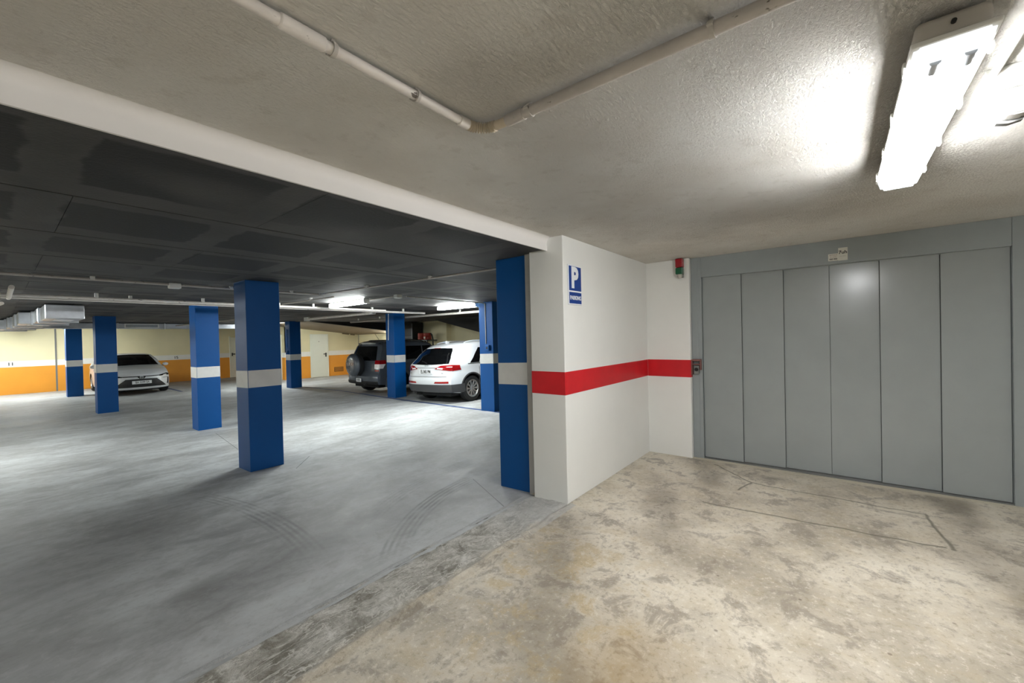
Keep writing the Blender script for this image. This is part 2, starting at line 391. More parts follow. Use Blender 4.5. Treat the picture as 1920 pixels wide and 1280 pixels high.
M = dict(
    ceil=m_plaster_ceiling(), gceil=m_garage_ceiling(), ffloor=m_front_floor(), gfloor=m_garage_floor(), thr=m_threshold(),
    cream=m_wall_back(),
    groove=mat('ceiling_joint_black', lin(16, 15, 14), 0.9),
    white_wall=mat('white_wall_paint', lin(238, 238, 234), 0.55, var=0.03, vscale=1.2, bump=0.12, bscale=22),
    beam=mat('beam_white_paint', lin(236, 233, 230), 0.6, var=0.02, vscale=2, bump=0.05, bscale=25),
    red=mat('red_band_paint', lin(206, 22, 34), 0.45, var=0.08, vscale=5, bump=0.08, bscale=25),
    blue=mat('blue_column_paint', lin(0, 80, 148), 0.5, spec=0.3, var=0.05, vscale=2, bump=0.08, bscale=25),
    band=mat('white_band_paint', lin(226, 225, 222), 0.5, var=0.05, vscale=6, bump=0.08, bscale=30),
    joint=mat('grey_joint_render', lin(176, 174, 170), 0.7, var=0.06, vscale=8, bump=0.15),
    orange=mat('orange_wall_paint', lin(232, 156, 48), 0.5, var=0.05, vscale=1.4, bump=0.05),
    wstripe=mat('wall_white_stripe', lin(238, 236, 228), 0.55, var=0.03),
    gate=mat('grey_gate_paint', lin(156, 162, 162), 0.2, var=0.03, vscale=4, bump=0.015, bscale=60, spec=0.5),
    gframe=mat('grey_frame_paint', lin(150, 157, 158), 0.38, var=0.04, vscale=5, bump=0.03, bscale=60),
    dark=mat('dark_gap', lin(28, 28, 28), 0.8),
    pipe=m_pipe('painted_conduit_white', lin(228, 221, 214)),
    pipe_grey=m_pipe('painted_conduit_grey', lin(188, 181, 174)),
    flex=mat('corrugated_conduit_beige', lin(196, 182, 160), 0.5, var=0.1, vscale=20),
    clamp=mat('conduit_clamp_grey', lin(186, 180, 172), 0.5, var=0.12, vscale=30),
    wplast=mat('white_plastic', lin(232, 231, 226), 0.4, var=0.02),
    toned_white=mat('toned_down_white_plastic', lin(196, 195, 190), 0.5, var=0.04),  # white plastic darkened to offset the glare of the lamp beside it
    gplast=mat('grey_plastic', lin(120, 120, 118), 0.45, var=0.05),
    bplast=mat('black_plastic', lin(20, 20, 21), 0.45, var=0.1),
    housing=mat('luminaire_housing_grey', lin(196, 190, 182), 0.5, var=0.04),
    lens=emit('luminaire_diffuser_lit', (0.98, 0.99, 1.0, 1), FRONT_L),
    tubeglow=emit('garage_tube_lit', (0.95, 1.0, 0.98, 1), GAR_L),
    frost=mat('lamp_holder_grey', lin(196, 202, 210), 0.3, var=0.05), lensend=emit('diffuser_end_glow', (0.88, 0.94, 1.0, 1), 0.45),
    galv=mat('galvanised_sheet', lin(188, 192, 198), 0.32, metal=0.85, var=0.12, vscale=7, bump=0.05),
    signblue=mat('sign_blue', lin(18, 62, 142), 0.35, var=0.03),
    signwhite=mat('sign_white', lin(240, 242, 246), 0.35, var=0.01),
    paper=mat('sticker_paper', lin(222, 222, 212), 0.5, var=0.04, vscale=20),
    ink=mat('black_ink', lin(30, 32, 28), 0.6), ink_red=mat('brown_ink', lin(120, 82, 76), 0.6),
    lred=mat('signal_red_lens', lin(150, 12, 28), 0.2, var=0.1), lgreen=mat('signal_green_lens', lin(8, 84, 52), 0.2, var=0.1),
    guard=mat('rusty_guard', lin(128, 84, 78), 0.5, var=0.25, vscale=20),
    floorblue=mat('blue_line_paint', lin(44, 72, 128), 0.5, var=0.2, vscale=6),
    soffit=mat('ramp_underside_concrete', lin(122, 108, 86), 0.7, var=0.12, vscale=3, bump=0.2),
    rampside=mat('ramp_side_black', lin(40, 39, 38), 0.7, var=0.15, vscale=3),
    doorw=mat('white_door_paint', lin(226, 228, 214), 0.4, var=0.02),
    glassd=mat('tinted_glass', lin(8, 9, 11), 0.05, spec=0.6, coat=0.6),
    tyre=mat('tyre_rubber', lin(20, 20, 21), 0.75, var=0.2, vscale=12),
    alloy=mat('alloy_rim_silver', lin(176, 178, 180), 0.3, metal=0.8, var=0.05),
    brake=mat('wheel_well_black', lin(9, 9, 10), 0.85),
    carwhite=mat('car_paint_white', lin(214, 217, 220), 0.28, var=0.005, coat=0.9),
    cargrey=mat('car_paint_dark_grey', lin(92, 98, 106), 0.26, metal=0.35, var=0.03, coat=0.9),
    cladding=mat('grey_bumper_cladding', lin(62, 62, 64), 0.5, var=0.05),
    taillight=mat('tail_light_red', lin(140, 6, 14), 0.12, var=0.15, vscale=15, coat=0.8),
    lampclear=mat('lamp_clear_lens', lin(226, 222, 222), 0.12, var=0.1, vscale=20, coat=0.8),
    chrome=mat('chrome_trim', lin(205, 208, 212), 0.15, metal=0.95),
    plate=mat('number_plate_white', lin(232, 234, 236), 0.4, var=0.02),
    reddrum=mat('red_drum_plastic', lin(158, 40, 24), 0.4, var=0.15, vscale=8),
    cabinet=mat('black_cabinet_metal', lin(16, 16, 17), 0.5, var=0.1),
    steel=mat('grey_steel_frame', lin(96, 98, 100), 0.4, metal=0.4, var=0.1),
)

# ------------------------------------------------------------------ setting: floors
def grid_floor(name, xs, ys, zfun, mt, thick=0.15):
    bm = bmesh.new()
    top = [[bm.verts.new((x, y, zfun(x, y))) for x in xs] for y in ys]
    bot = [[bm.verts.new((x, y, zfun(x, y)-thick)) for x in (xs[0], xs[-1])] for y in ys]
    for j in range(len(ys)-1):
        for i in range(len(xs)-1):
            bm.faces.new((top[j][i], top[j][i+1], top[j+1][i+1], top[j+1][i]))
        bm.faces.new((bot[j][0], bot[j+1][0], bot[j+1][1], bot[j][1]))
    return bm_obj(name, bm, mt)
def lsp(a, b, n): return [a+(b-a)*i/(n-1) for i in range(n)]
fl = tag(grid_floor('floor', lsp(-9, XW+0.2, 12), [0.40] + lsp(1, 8, 8) + [12, 16, 20, YB+0.2], lambda x, y: zf(y), M['gfloor']),
         'smooth grey power-floated concrete floor of the parking hall', kind='structure')
ff = tag(grid_floor('floor_entrance', lsp(-9, 2.6, 6), lsp(-5.5, -0.02, 6), lambda x, y: 0.0, M['ffloor']),
         'stained beige concrete floor in front of the grey door', kind='structure')
# floor below the wall block, behind it
fb = tag(grid_floor('floor_under_wall', [0.0, 2.6], [-0.02, 0.40], lambda x, y: -0.001, M['ffloor']), 'concrete below the white wall', kind='structure')
def thr_z(x, y):
    t = min(max((y+0.06)/0.5, 0), 1)
    base = (1-t)*0.0 + t*zf(0.44)
    env = math.sin(PI*min(max((y+0.09)/0.60, 0), 1))**0.5
    a = noise.fractal(Vector((x*3.2, y*9, 0.3)), 0.9, 2.0, 6)
    b = noise.turbulence(Vector((x*7, y*13, 4.1)), 4, True)
    wig = 0.02*noise.noise(Vector((x*2.3, 0, 7.7))) + 0.008*noise.noise(Vector((x*11, 0, 2.2)))
    groove = -0.020*math.exp(-((y-0.425-wig)/0.014)**2)*(0.55+0.45*noise.noise(Vector((x*1.7, 3, 1))))
    wig2 = 0.03*noise.noise(Vector((x*2.9, 5, 1.7)))
    ridge = 0.009*math.exp(-((y+0.01-wig2)/0.018)**2) - 0.010*math.exp(-((y-0.03-wig2)/0.014)**2)
    lump = 0.012*max(0, a) - 0.008*max(0, b-0.5)
    return base + 0.002 + env*lump*1.0 + groove + ridge*0.8
bm = bmesh.new()
nx, ny = 620, 64
xs = [-6.5 + 6.52*((i/(nx-1))**0.72) for i in range(nx)]; ys = lsp(-0.10, 0.50, ny)
V = []
for j, y in enumerate(ys):
    row = []
    for x in xs:
        z = thr_z(x, y)
        e = min(j, ny-1-j)
        if e < 4: z = (z*(e/4.0) + ((0.0 if j < ny/2 else zf(y))-0.006)*(1-e/4.0))
        row.append(bm.verts.new((x, y, z)))
    V.append(row)
for j in range(ny-1):
    for i in range(nx-1): bm.faces.new((V[j][i], V[j][i+1], V[j+1][i+1], V[j+1][i]))
th = tag(bm_obj('trim_1', bm, M['thr'], smooth='all'), 'rough patched concrete joint between the two floors', kind='structure')

# ------------------------------------------------------------------ setting: entrance bay
ce = tag(box('ceiling_entrance', (-9, -5.5, HC), (2.6, 0.2, HC+0.15), M['ceil']), 'off-white plastered ceiling of the entrance bay', kind='structure')
pts = [(0.165, 2.282), (0.165, 2.345)] + [(0.165-0.055*(1-math.cos(a)), 2.345+0.056*math.sin(a)) for a in [k*PI/12 for k in range(1, 7)]] + [(0.178, 2.45), (0.178, 2.282)]
be = tag(prism('trim_2', pts, -9, 0.02, M['beam'], axis='X', smooth=True), 'white painted beam between the entrance bay and the dark hall ceiling', kind='structure')
wf = tag(box('wall_entrance', (0, 0, -0.06), (2.06, 0.367, HC), M['white_wall'], bevel=0.006), 'white wall block with a red band and a parking sign', kind='structure')
def shell_band(name, lo, hi, mt, parent, t=0.002, bev=0.0):
    return box(name, (lo[0]-t, lo[1]-t, lo[2]), (hi[0]+t, hi[1]+t, hi[2]), mt, parent, bevel=bev)
box('red_band', (-0.002, -0.002, 0.969), (2.03, 0.369, 1.18), M['red'], wf, bevel=0.006)
wp = tag(box('wall_pier', (2.029, -0.52, -0.06), (2.40, 0.36, HC), M['white_wall'], bevel=0.008), 'short white wall pier beside the grey door', kind='structure')
box('red_band', (2.027, -0.522, 0.969), (2.30, -0.001, 1.18), M['red'], wp, bevel=0.004)
# grey joint strip between wall and first column
tag(box('trim_3', (0.040, 0.362, -0.06), (0.3, 0.452, ZC), M['joint'], bevel=0.004), 'narrow grey rendered joint beside the blue column', kind='structure')

# ------------------------------------------------------------------ grey six-leaf door of the car lift
gd = tag(empty('door_1', (2.16, -1.84, 0)), 'wide grey metal sliding door of six tall panels', kind='structure')
def loc(o, r):   # shift mesh so that it sits right under parent r at r.location
    o.location = -Vector(r.location); return o
def pbox(name, lo, hi, mt, root, bevel=0.0):
    return loc(box(name, lo, hi, mt, root, bevel), root)
GY = [-0.638, -1.0494, -1.4495, -1.8434, -2.2266, -2.6332, -3.0441]
GT = 2.161
DP = [0.045, 0.0225, 0.0, 0.0, 0.0225, 0.045]
for i in range(6):
    d = 2.16 + 0.02 - DP[i]
    y0, y1 = GY[i+1], GY[i]
    # outer leaves stand proud and overlap the next ones
    pbox('panel', (d, y0+0.001, 0.012), (d+0.02, y1-0.001, GT+0.03), M['gate'], gd, bevel=0.003)
pbox('backing', (2.235, -3.2, 0.0), (2.26, -0.5, 2.4), M['dark'], gd)
pbox('jamb', (2.095, GY[0]+0.002, 0.0), (2.26, -0.522, HC), M['gframe'], gd, bevel=0.003)
pbox('jamb', (2.095, -3.75, 0.0), (2.26, GY[6]-0.002, HC), M['gframe'], gd, bevel=0.003)
pbox('header', (2.099, GY[6]-0.002, GT), (2.26, GY[0]+0.002, HC), M['gframe'], gd, bevel=0.003)
pbox('corner_strip', (2.090, -0.60, 0.0), (2.10, -0.523, HC), M['gframe'], gd, bevel=0.002)
pbox('sill', (2.10, -3.05, -0.02), (2.26, -0.63, 0.008), M['gplast'], gd)
st = pbox('sticker', (2.0965, -1.922, 2.192), (2.0992, -1.839, 2.262), M['paper'], gd)
st['label'] = 'small white sticker with brown lines of print'
st2 = pbox('sticker', (2.0955, -1.992, 2.188), (2.0992, -1.919, 2.314), M['paper'], gd)
st2['label'] = 'white notice with a bold black scrawl'
def gtext(body, size, mt, y, z, xs=1.0, bold=0.0, parent=None):
    o = text('print', body, size, mt, parent, (2.0952-2.16, y+1.84, z), FACE_NX, 0.0004, bold, xs); return o
gtext('7uh', 0.045, M['ink'], -1.955, 2.268, 1.0, 0.001, gd)
gtext('______', 0.02, M['ink'], -1.955, 2.238, 0.8, 0.0, gd)
gtext('ASCENSOR', 0.014, M['ink_red'], -1.880, 2.248, 0.9, 0.0, gd)
gtext('de coches', 0.014, M['ink_red'], -1.880, 2.231, 0.9, 0.0, gd)
gtext('000 000', 0.022, M['ink'], -1.880, 2.208, 0.85, 0.0006, gd)
tag(box('wall_gate_side', (2.095, -5.6, -0.06), (2.40, -3.75, HC), M['white_wall']), 'wall right of the grey door', kind='structure')
tag(box('wall_entrance_right', (-9, -5.7, -0.06), (2.4, -5.5, HC), M['white_wall']), 'wall on the right of the entrance bay', kind='structure')
tag(box('wall_entrance_rear', (-9.2, -5.7, -0.06), (-9.0, 0.5, HC), M['white_wall']), 'wall behind the entrance bay', kind='structure')

# ------------------------------------------------------------------ setting: parking hall shell
gc = tag(box('ceiling', (-9, 0.18, ZC+0.022), (XW+0.2, YB+0.2, ZC+0.12), M['groove']), 'dark grey slab ceiling with patchy rectangles', kind='structure')
prot = {}
y0 = 0.50; row = 0
yl = [0.168+0.0, 1.226] ; 
while yl[-1] < YB: yl.append(yl[-1]+1.09)
PX = 2.58
for ry in range(len(yl)-1):
    a, b = yl[ry], min(yl[ry+1], YB+0.1)
    off = (ry % 2)*0.86
    x = -2.02 - 2*PX - off - PX
    while x < XW:
        xa, xb = max(x, -9.0), min(x+PX, XW)
        if xb-xa > 0.05 :
            aa = max(a, 0.172)
            o = box('ceiling_panel', (xa+0.0015, aa+0.008, ZC), (xb-0.0015, b-0.008, ZC+0.03), M['gceil'], gc)
        x += PX
wb = tag(box('wall_back', (-9, YB, -0.3), (5.3, YB+0.2, 2.5), M['cream']), 'cream back wall with white stripe and orange base', kind='structure')
def painted(parent, axis, at, a, b, z0, holes=()):
    """orange base and white stripe on a wall; axis 'Y': face at y=at, runs x a..b; 'X': face at x=at, runs y a..b"""
    segs = []; cur = a
    for h0, h1 in holes: segs.append((cur, h0)); cur = h1
    segs.append((cur, b))
    for s0, s1 in segs:
        for nm, zz0, zz1, mt in (('orange_base', z0, z0+1.035, M['orange']), ('white_stripe', z0+1.035, z0+1.262, M['wstripe'])):
            if axis == 'Y': box(nm, (s0, at-0.006, zz0), (s1, at+0.02, zz1), mt, parent)
            else: box(nm, (at-0.006, s0, zz0), (at+0.02, s1, zz1), mt, parent)
F2 = zf(9)
painted(wb, 'Y', YB, -9, 5.1, F2, holes=((4.36, 5.1),))
text('bay_number', '11', 0.17, M['ink'], wb, (-2.78, YB-0.007, 0.92), FACE_NY, 0.0005, 0.004)
text('bay_number', '15', 0.17, M['ink'], wb, (2.17, YB-0.007, 0.91), FACE_NY, 0.0005, 0.003)
box('joint_strip', (-1.65, YB-0.012, F2), (-1.60, YB+0.01, 2.3), M['gplast'], wb)
# white door at the end of the back wall
d3 = tag(empty('door_3', (4.7, YB, F2)), 'grey-white door at the end of the back wall', kind='structure')
pbox('leaf', (4.40, YB-0.03, F2+0.01), (5.08, YB+0.03, F2+2.05), M['doorw'], d3, bevel=0.004)
pbox('frame', (4.34, YB-0.04, F2), (4.40, YB+0.03, F2+2.1), M['doorw'], d3, bevel=0.004)
pbox('handle', (4.44, YB-0.09, F2+1.17), (4.58, YB-0.06, F2+1.22), M['bplast'], d3, bevel=0.008)
pbox('handle_plate', (4.43, YB-0.065, F2+1.10), (4.48, YB-0.03, F2+1.26), M['bplast'], d3, bevel=0.006)
wr = tag(box('wall_return', (5.15, 18.05, -0.3), (5.35, YB+0.1, 2.5), M['cream']), 'cream return wall between back wall and door wall', kind='structure')
painted(wr, 'X', 5.15, 18.04, YB, F2, holes=((18.35, 19.2),))
d2 = tag(empty('door_2', (5.15, 18.8, F2)), 'pale door in the return wall', kind='structure')
pbox('leaf', (5.10, 18.40, F2+0.01), (5.17, 19.15, F2+2.05), M['doorw'], d2, bevel=0.004)
pbox('frame', (5.09, 18.34, F2), (5.17, 18.40, F2+2.1), M['doorw'], d2, bevel=0.004)
wd = tag(box('wall_door', (5.15, 18.05, -0.3), (XW+0.2, 18.25, 2.5), M['cream']), 'cream wall with a white door and orange base', kind='structure')
painted(wd, 'Y', 18.05, 5.148, XW, F2, holes=((6.31, 7.20),))
d4 = tag(empty('door_4', (6.75, 18.05, F2)), 'white panel door with a dark lever handle', kind='structure')
pbox('leaf', (6.38, 18.0, F2+0.012), (7.13, 18.07, F2+2.03), M['doorw'], d4, bevel=0.004)
for a, b in ((6.31, 6.38), (7.13, 7.20)): pbox('frame', (a, 17.99, F2), (b, 18.1, F2+2.10), M['doorw'], d4, bevel=0.006)
pbox('frame', (6.38, 17.99, F2+2.03), (7.13, 18.1, F2+2.10), M['doorw'], d4, bevel=0.006)
hh = pbox('handle_plate', (7.03, 17.985, F2+0.98), (7.09, 18.0, F2+1.18), M['bplast'], d4, bevel=0.004)
pbox('handle', (6.92, 17.94, F2+1.10), (7.08, 17.965, F2+1.14), M['bplast'], d4, bevel=0.008)
pbox('peephole', (6.71, 17.99, F2+1.72), (6.74, 18.0, F2+1.75), M['bplast'], d4)
vg = tag(empty('vent_grille', (7.74, 18.04, 0.0)), 'dark slatted vent in the orange wall behind the dark SUV', 'vent')
pbox('frame', (7.50, 18.030, -0.03), (7.98, 18.046, 0.20), M['bplast'], vg)
for k in range(4): pbox('slat', (7.52, 18.018, -0.005+k*0.052), (7.96, 18.032, 0.018+k*0.052), M['orange'], vg)
wx = tag(box('wall_right', (XW, 0.3, -0.3), (XW+0.2, 18.2, 2.5), M['cream']), 'cream wall behind the two parked SUVs', kind='structure')
painted(wx, 'X', XW, 0.37, 18.05, F2)
box('corner_joint', (XW-0.01, 17.96, F2), (XW+0.01, 18.0, 2.2), M['gplast'], wx)
box('pilaster', (XW-0.25, 10.90, F2), (XW+0.05, 11.50, ZC), M['cream'], wx, bevel=0.004)
text('bay_number', '24', 0.20, M['ink'], wx, (XW-0.008, 12.75, 1.34), FACE_NX, 0.0005, 0.004)
tag(box('wall_hall_front', (2.06, 0.2, -0.3), (XW+0.2, 0.367, 2.5), M['cream']), 'hall wall behind the white wall block', kind='structure')
tag(box('wall_left', (-9.2, 0.3, -0.3), (-9.0, YB+0.2, 2.5), M['cream']), 'left wall of the parking hall', kind='structure')
# ramp slab over the far corner: sloping underside, black side face
def rz(x): return 2.14 - 0.105*(x-5.85)
rp = tag(empty('ceiling_ramp', (6.5, 16, 2.0)), 'sloping underside of the access ramp over the far corner', kind='structure')
bm = bmesh.new(); add_prism(bm, [(3.2, 2.29), (4.0, 2.285), (4.4, rz(4.4)), (XW, rz(XW)), (XW, ZC+0.02), (3.2, ZC+0.02)], 14.00, 14.10, 'Y')
loc(bm_obj('ramp_edge', bm, M['rampside'], rp), rp)
bm = bmesh.new(); add_prism(bm, [(4.0, 2.285), (4.4, rz(4.4)), (XW, rz(XW)), (XW, ZC+0.02), (4.0, ZC+0.02)], 14.10, 18.05, 'Y')
loc(bm_obj('ramp_underside', bm, M['soffit'], rp), rp)
for i, (x, w) in enumerate(((7.9, 0.35), (8.35, 0.22))):
    bm = bmesh.new(); add_tube(bm, [(x, 17.9, rz(x)-0.03), (x+w, 17.9, rz(x+w)-0.03)], 0.035, 10); loc(bm_obj('bracket_stub', bm, M['soffit'], rp, True), rp)
rw = tag(empty('ceiling_ramp_lower', (8.4, 8, 1.8)), 'dark sloping ramp soffit above the white SUV', kind='structure')
bm = bmesh.new(); add_prism(bm, [(11.0, 2.31), (9.2, 1.90), (5.2, 1.0), (5.2, ZC), (11.0, ZC+0.02)], 7.9, XW, 'X')
loc(bm_obj('ramp_slab', bm, M['rampside'], rw), rw)
# soffit edge above the sedan (downstand closing the hall against the back wall)
tag(box('trim_4', (-9, 17.55, 2.16), (3.2, 17.75, ZC+0.02), M['rampside']), 'dark downstand behind the cross duct', kind='structure')

# ------------------------------------------------------------------ columns
CW = 0.3988
def column(x, y, label, top=ZC, wy=CW, wx=CW):
    z0 = min(zf(y), zf(y+wy)) - 0.02
    r = tag(empty('column', (x+wx/2, y+wy/2, zf(y+wy/2))), label, 'column', 'blue columns of the parking hall')
    pbox('shaft', (x, y, z0), (x+wx, y+wy, top+0.005), M['blue'], r, bevel=0.007)
    zb = zf(y+wy/2)
    # band follows the fall of the floor
    t = 0.002
    bm = bmesh.new()
    lo = (x-t, y-t, 0); hi = (x+wx+t, y+wy+t, 0)
    P = [(lo[0], lo[1]), (hi[0], lo[1]), (hi[0], hi[1]), (lo[0], hi[1])]
    A = [bm.verts.new((a, b, zf(b)+1.0565)) for a, b in P]; B = [bm.verts.new((a, b, zf(b)+1.2736)) for a, b in P]
    bm.faces.new(A[::-1]); bm.faces.new(B)
    for i in range(4): bm.faces.new((A[i], A[(i+1) % 4], B[(i+1) % 4], B[i]))
    bmesh.ops.bevel(bm, geom=[e for e in bm.edges if abs((e.verts[0].co-e.verts[1].co).normalized().z) > 0.9], offset=0.007, segments=2, affect='EDGES')
    loc(bm_obj('white_band', bm, M['band'], r, True), r)
    return r
column(0.0744, 0.4482, 'blue column joined to the white wall block, nearest on the right')
column(-1.1901, 3.8877, 'dark blue column standing alone in the foreground of the hall')
column(-0.6493, 8.1458, 'blue column second in the left row, behind the nearest free-standing one')
column(-1.5294, 13.0776, 'blue column in front of the white sedan')
column(-1.60, 19.1737, 'shaded blue column left of the white sedan, farthest left')
column(3.7743, 14.2678, 'small distant blue column beside the white door')
column(4.2315, 8.4267, 'bright blue column between the dark SUV and the white SUV')
column(3.621, 4.0016, 'blue column at the right side of the white SUV')

# ------------------------------------------------------------------ big luminaire over the entrance
# diffuser: shallow trough with slanted sides and ends
def trough(x0, x1, y0, y1, zt, zb, ins, n=6):
    bm = bmesh.new()
    add_box(bm, (x0, y0, zb), (x1, y1, zt))
    for v in bm.verts:
        if v.co.z < (zt+zb)/2:
            v.co.x += ins if v.co.x < (x0+x1)/2 else -ins
            v.co.y += ins*0.8 if v.co.y < (y0+y1)/2 else -ins*0.8
    es = [e for e in bm.edges if not (e.verts[0].co.z > (zt+zb)/2 and e.verts[1].co.z > (zt+zb)/2)]
    bmesh.ops.bevel(bm, geom=es, offset=0.012, segments=3, affect='EDGES')
    return bm
def luminaire(LX0, LX1, LY0, LY1, label):
    L = tag(empty('fluorescent_light', ((LX0+LX1)/2, (LY0+LY1)/2, HC)), label, 'light')
    bm = bmesh.new()
    add_box(bm, (LX0+0.02, LY0+0.012, 2.318), (LX1-0.02, LY1-0.012, HC-0.012), 0.018, 3)
    loc(bm_obj('housing', bm, M['housing'], L, True), L)
    for xm in (LX0+0.25, LX1-0.31): pbox('mount', (xm, LY0+0.05, HC-0.03), (xm+0.06, LY1-0.05, HC), M['clamp'], L)
    bm = bmesh.new(); add_box(bm, (LX0, LY0, 2.306), (LX1, LY1, 2.322), 0.005, 2); loc(bm_obj('rim', bm, M['wplast'], L, True), L)
    loc(bm_obj('diffuser', trough(LX0+0.085, LX1-0.075, LY0+0.008, LY1-0.008, 2.307, 2.246, 0.024), M['lens'], L, True), L)
    for a, b in ((LX0+0.006, LX0+0.084), (LX1-0.074, LX1-0.006)):
        o = loc(bm_obj('end_cap', trough(a, b, LY0+0.008, LY1-0.008, 2.307, 2.256, 0.016), M['lensend'], L, True), L)
    for yy in (LY0+0.055, LY1-0.055):
        loc(tube('lamp_holder', [(LX0+0.03, yy, 2.266), (LX0+0.084, yy, 2.262)], 0.013, M['frost'], L), L)
    for k in range(4):
        x = LX0+0.13+k*0.385
        for s, yy in ((-1, LY0), (1, LY1)):
            loc(box('clip', (x-0.018, yy-0.006 if s < 0 else yy-0.004, 2.292), (x+0.018, yy+0.004 if s < 0 else yy+0.006, 2.328), M['wplast'], L, bevel=0.003), L)
    loc(tube('end_screw', [(LX0+0.010, (LY0+LY1)/2, 2.355), (LX0+0.022, (LY0+LY1)/2, 2.355)], 0.006, M['bplast'], L), L)
luminaire(-1.485, -0.06, -2.263, -2.083, 'large lit twin-tube luminaire on the plaster ceiling')
luminaire(-6.30, -4.875, -2.263, -2.083, 'added unseen twin-tube luminaire farther back on the plaster ceiling')  # behind the camera, added to brighten the entrance bay

# ------------------------------------------------------------------ conduits on the plaster ceiling
ZP = 2.372
p1 = tag(empty('conduit_pipe', (-2.5, -0.735, HC)), 'white painted conduit with clamps running diagonally to the corrugated bend', 'pipe')
loc(tube('tube', [(-6.5, -0.735, ZP), (-1.985, -0.735, ZP)], 0.0165, M['pipe'], p1, 20), p1)
loc(tube('coupling', [(-2.66, -0.735, ZP), (-2.655, -0.735, ZP), (-2.535, -0.735, ZP), (-2.53, -0.735, ZP)], [0.017, 0.021, 0.021, 0.017], M['pipe'], p1, 20), p1)
loc(tube('end_sleeve', [(-1.985, -0.735, ZP), (-1.935, -0.735, ZP)], 0.021, M['pipe'], p1, 20), p1)
def clamp_x(x, root, y):
    bm = bmesh.new()
    add_lathe(bm, [(0.018, -0.006), (0.022, -0.006), (0.022, 0.006), (0.018, 0.006)], 'X', 20, (x, y, ZP), closed=True)
    add_box(bm, (x-0.007, y-0.006, ZP+0.018), (x+0.007, y+0.006, HC), 0); add_box(bm, (x-0.007, y+0.018, ZP-0.004), (x+0.007, y+0.032, ZP+0.005), 0.001)
    loc(bm_obj('clamp', bm, M['clamp'], root, True), root)
for x in (-2.506, -2.195, -3.3): clamp_x(x, p1, -0.735)
p2 = tag(empty('conduit_pipe', (-1.86, -1.8, HC)), 'grey painted conduit crossing the plaster ceiling towards the lit luminaire', 'pipe')
loc(tube('tube', [(-1.852, -0.93, ZP), (-1.852, -5.4, ZP)], 0.020, M['pipe_grey'], p2, 20), p2)
loc(tube('end_sleeve', [(-1.852, -0.875, ZP), (-1.852, -0.96, ZP)], 0.0228, M['pipe_grey'], p2, 20), p2)
def clamp_y(x, y, root):
    bm = bmesh.new()
    add_lathe(bm, [(0.0205, -0.008), (0.025, -0.008), (0.025, 0.008), (0.0205, 0.008)], 'Y', 20, (x, y, ZP), closed=True)
    add_box(bm, (x-0.006, y-0.008, ZP+0.018), (x+0.006, y+0.008, HC), 0); add_box(bm, (x-0.034, y-0.008, ZP-0.004), (x-0.018, y+0.008, ZP+0.005), 0.001)
    loc(bm_obj('clamp', bm, M['clamp'], root, True), root)
for y in (-0.99, -1.635, -2.6): clamp_y(-1.852, y, p2)
bm = bmesh.new()
R0 = 0.085; cx, cy = -1.937, -0.735-R0
path = []; rad = []
N = 130
for k in range(N+1):
    a = PI/2 - (PI/2)*k/N
    path.append((cx+R0*math.cos(a), cy+R0*math.sin(a)-0.0, ZP)); rad.append(0.0185+0.0038*math.sin(2*PI*k/N*13))
path.append((-1.852, -0.885, ZP)); rad.append(0.0175)
add_tube(bm, path, rad, 20)
fx = tag(bm_obj('flexible_conduit', bm, M['flex'], None, True), 'ribbed beige conduit bend joining the two ceiling pipes', 'pipe')
# conduits and motion sensor beside the luminaire
for (y, xa, lab) in ((-2.345, -0.97, 'white conduit beside the luminaire, nearer to it'), (-2.415, -0.93, 'white conduit beside the luminaire, farther from it')):
    p = tag(empty('conduit_pipe', (-1.5, y, HC)), lab, 'pipe')
    loc(tube('tube', [(-4.5, y, 2.378), (xa, y, 2.378)], 0.0125, M['toned_white'], p, 16), p)
    bm = bmesh.new(); add_box(bm, (-1.92, y-0.02, 2.385), (-1.90, y+0.02, HC), 0.002); loc(bm_obj('clamp', bm, M['clamp'], p), p)
tr = tag(empty('cable_trunking', (-0.87, -2.5, HC)), 'short white cable duct across the ends of the conduits', 'trunking')
loc(box('channel', (-0.965, -2.78, 2.352), (-0.79, -2.325, HC), M['toned_white'], tr, 0.004), tr)
loc(box('cover', (-0.955, -2.78, 2.342), (-0.80, -2.335, 2.354), M['toned_white'], tr, 0.003), tr)
sn = tag(empty('motion_sensor', (-0.80, -2.40, 2.34)), 'small white motion sensor hanging under the white cable duct', 'sensor')
bm = bmesh.new()
prof = [(-0.05, 0.0), (0.05, 0.0), (0.05, -0.058), (0.035, -0.084), (0.005, -0.098), (-0.03, -0.098), (-0.045, -0.084), (-0.05, -0.058)]
add_prism(bm, [(-2.405+a, 2.345+b) for a, b in prof], -0.90, -0.84, 'X')
bmesh.ops.bevel(bm, geom=list(bm.edges), offset=0.006, segments=2, affect='EDGES')
loc(bm_obj('body', bm, M['toned_white'], sn, True), sn)
bm = bmesh.new()
add_prism(bm, [(-2.405+a*0.98, 2.342+b) for a, b in [(-0.045, -0.076), (-0.035, -0.099), (0.0, -0.105), (0.031, -0.096), (0.043, -0.075)]][::-1], -0.840, -0.815, 'X')
loc(bm_obj('lens', bm, M['gplast'], sn, True), sn)

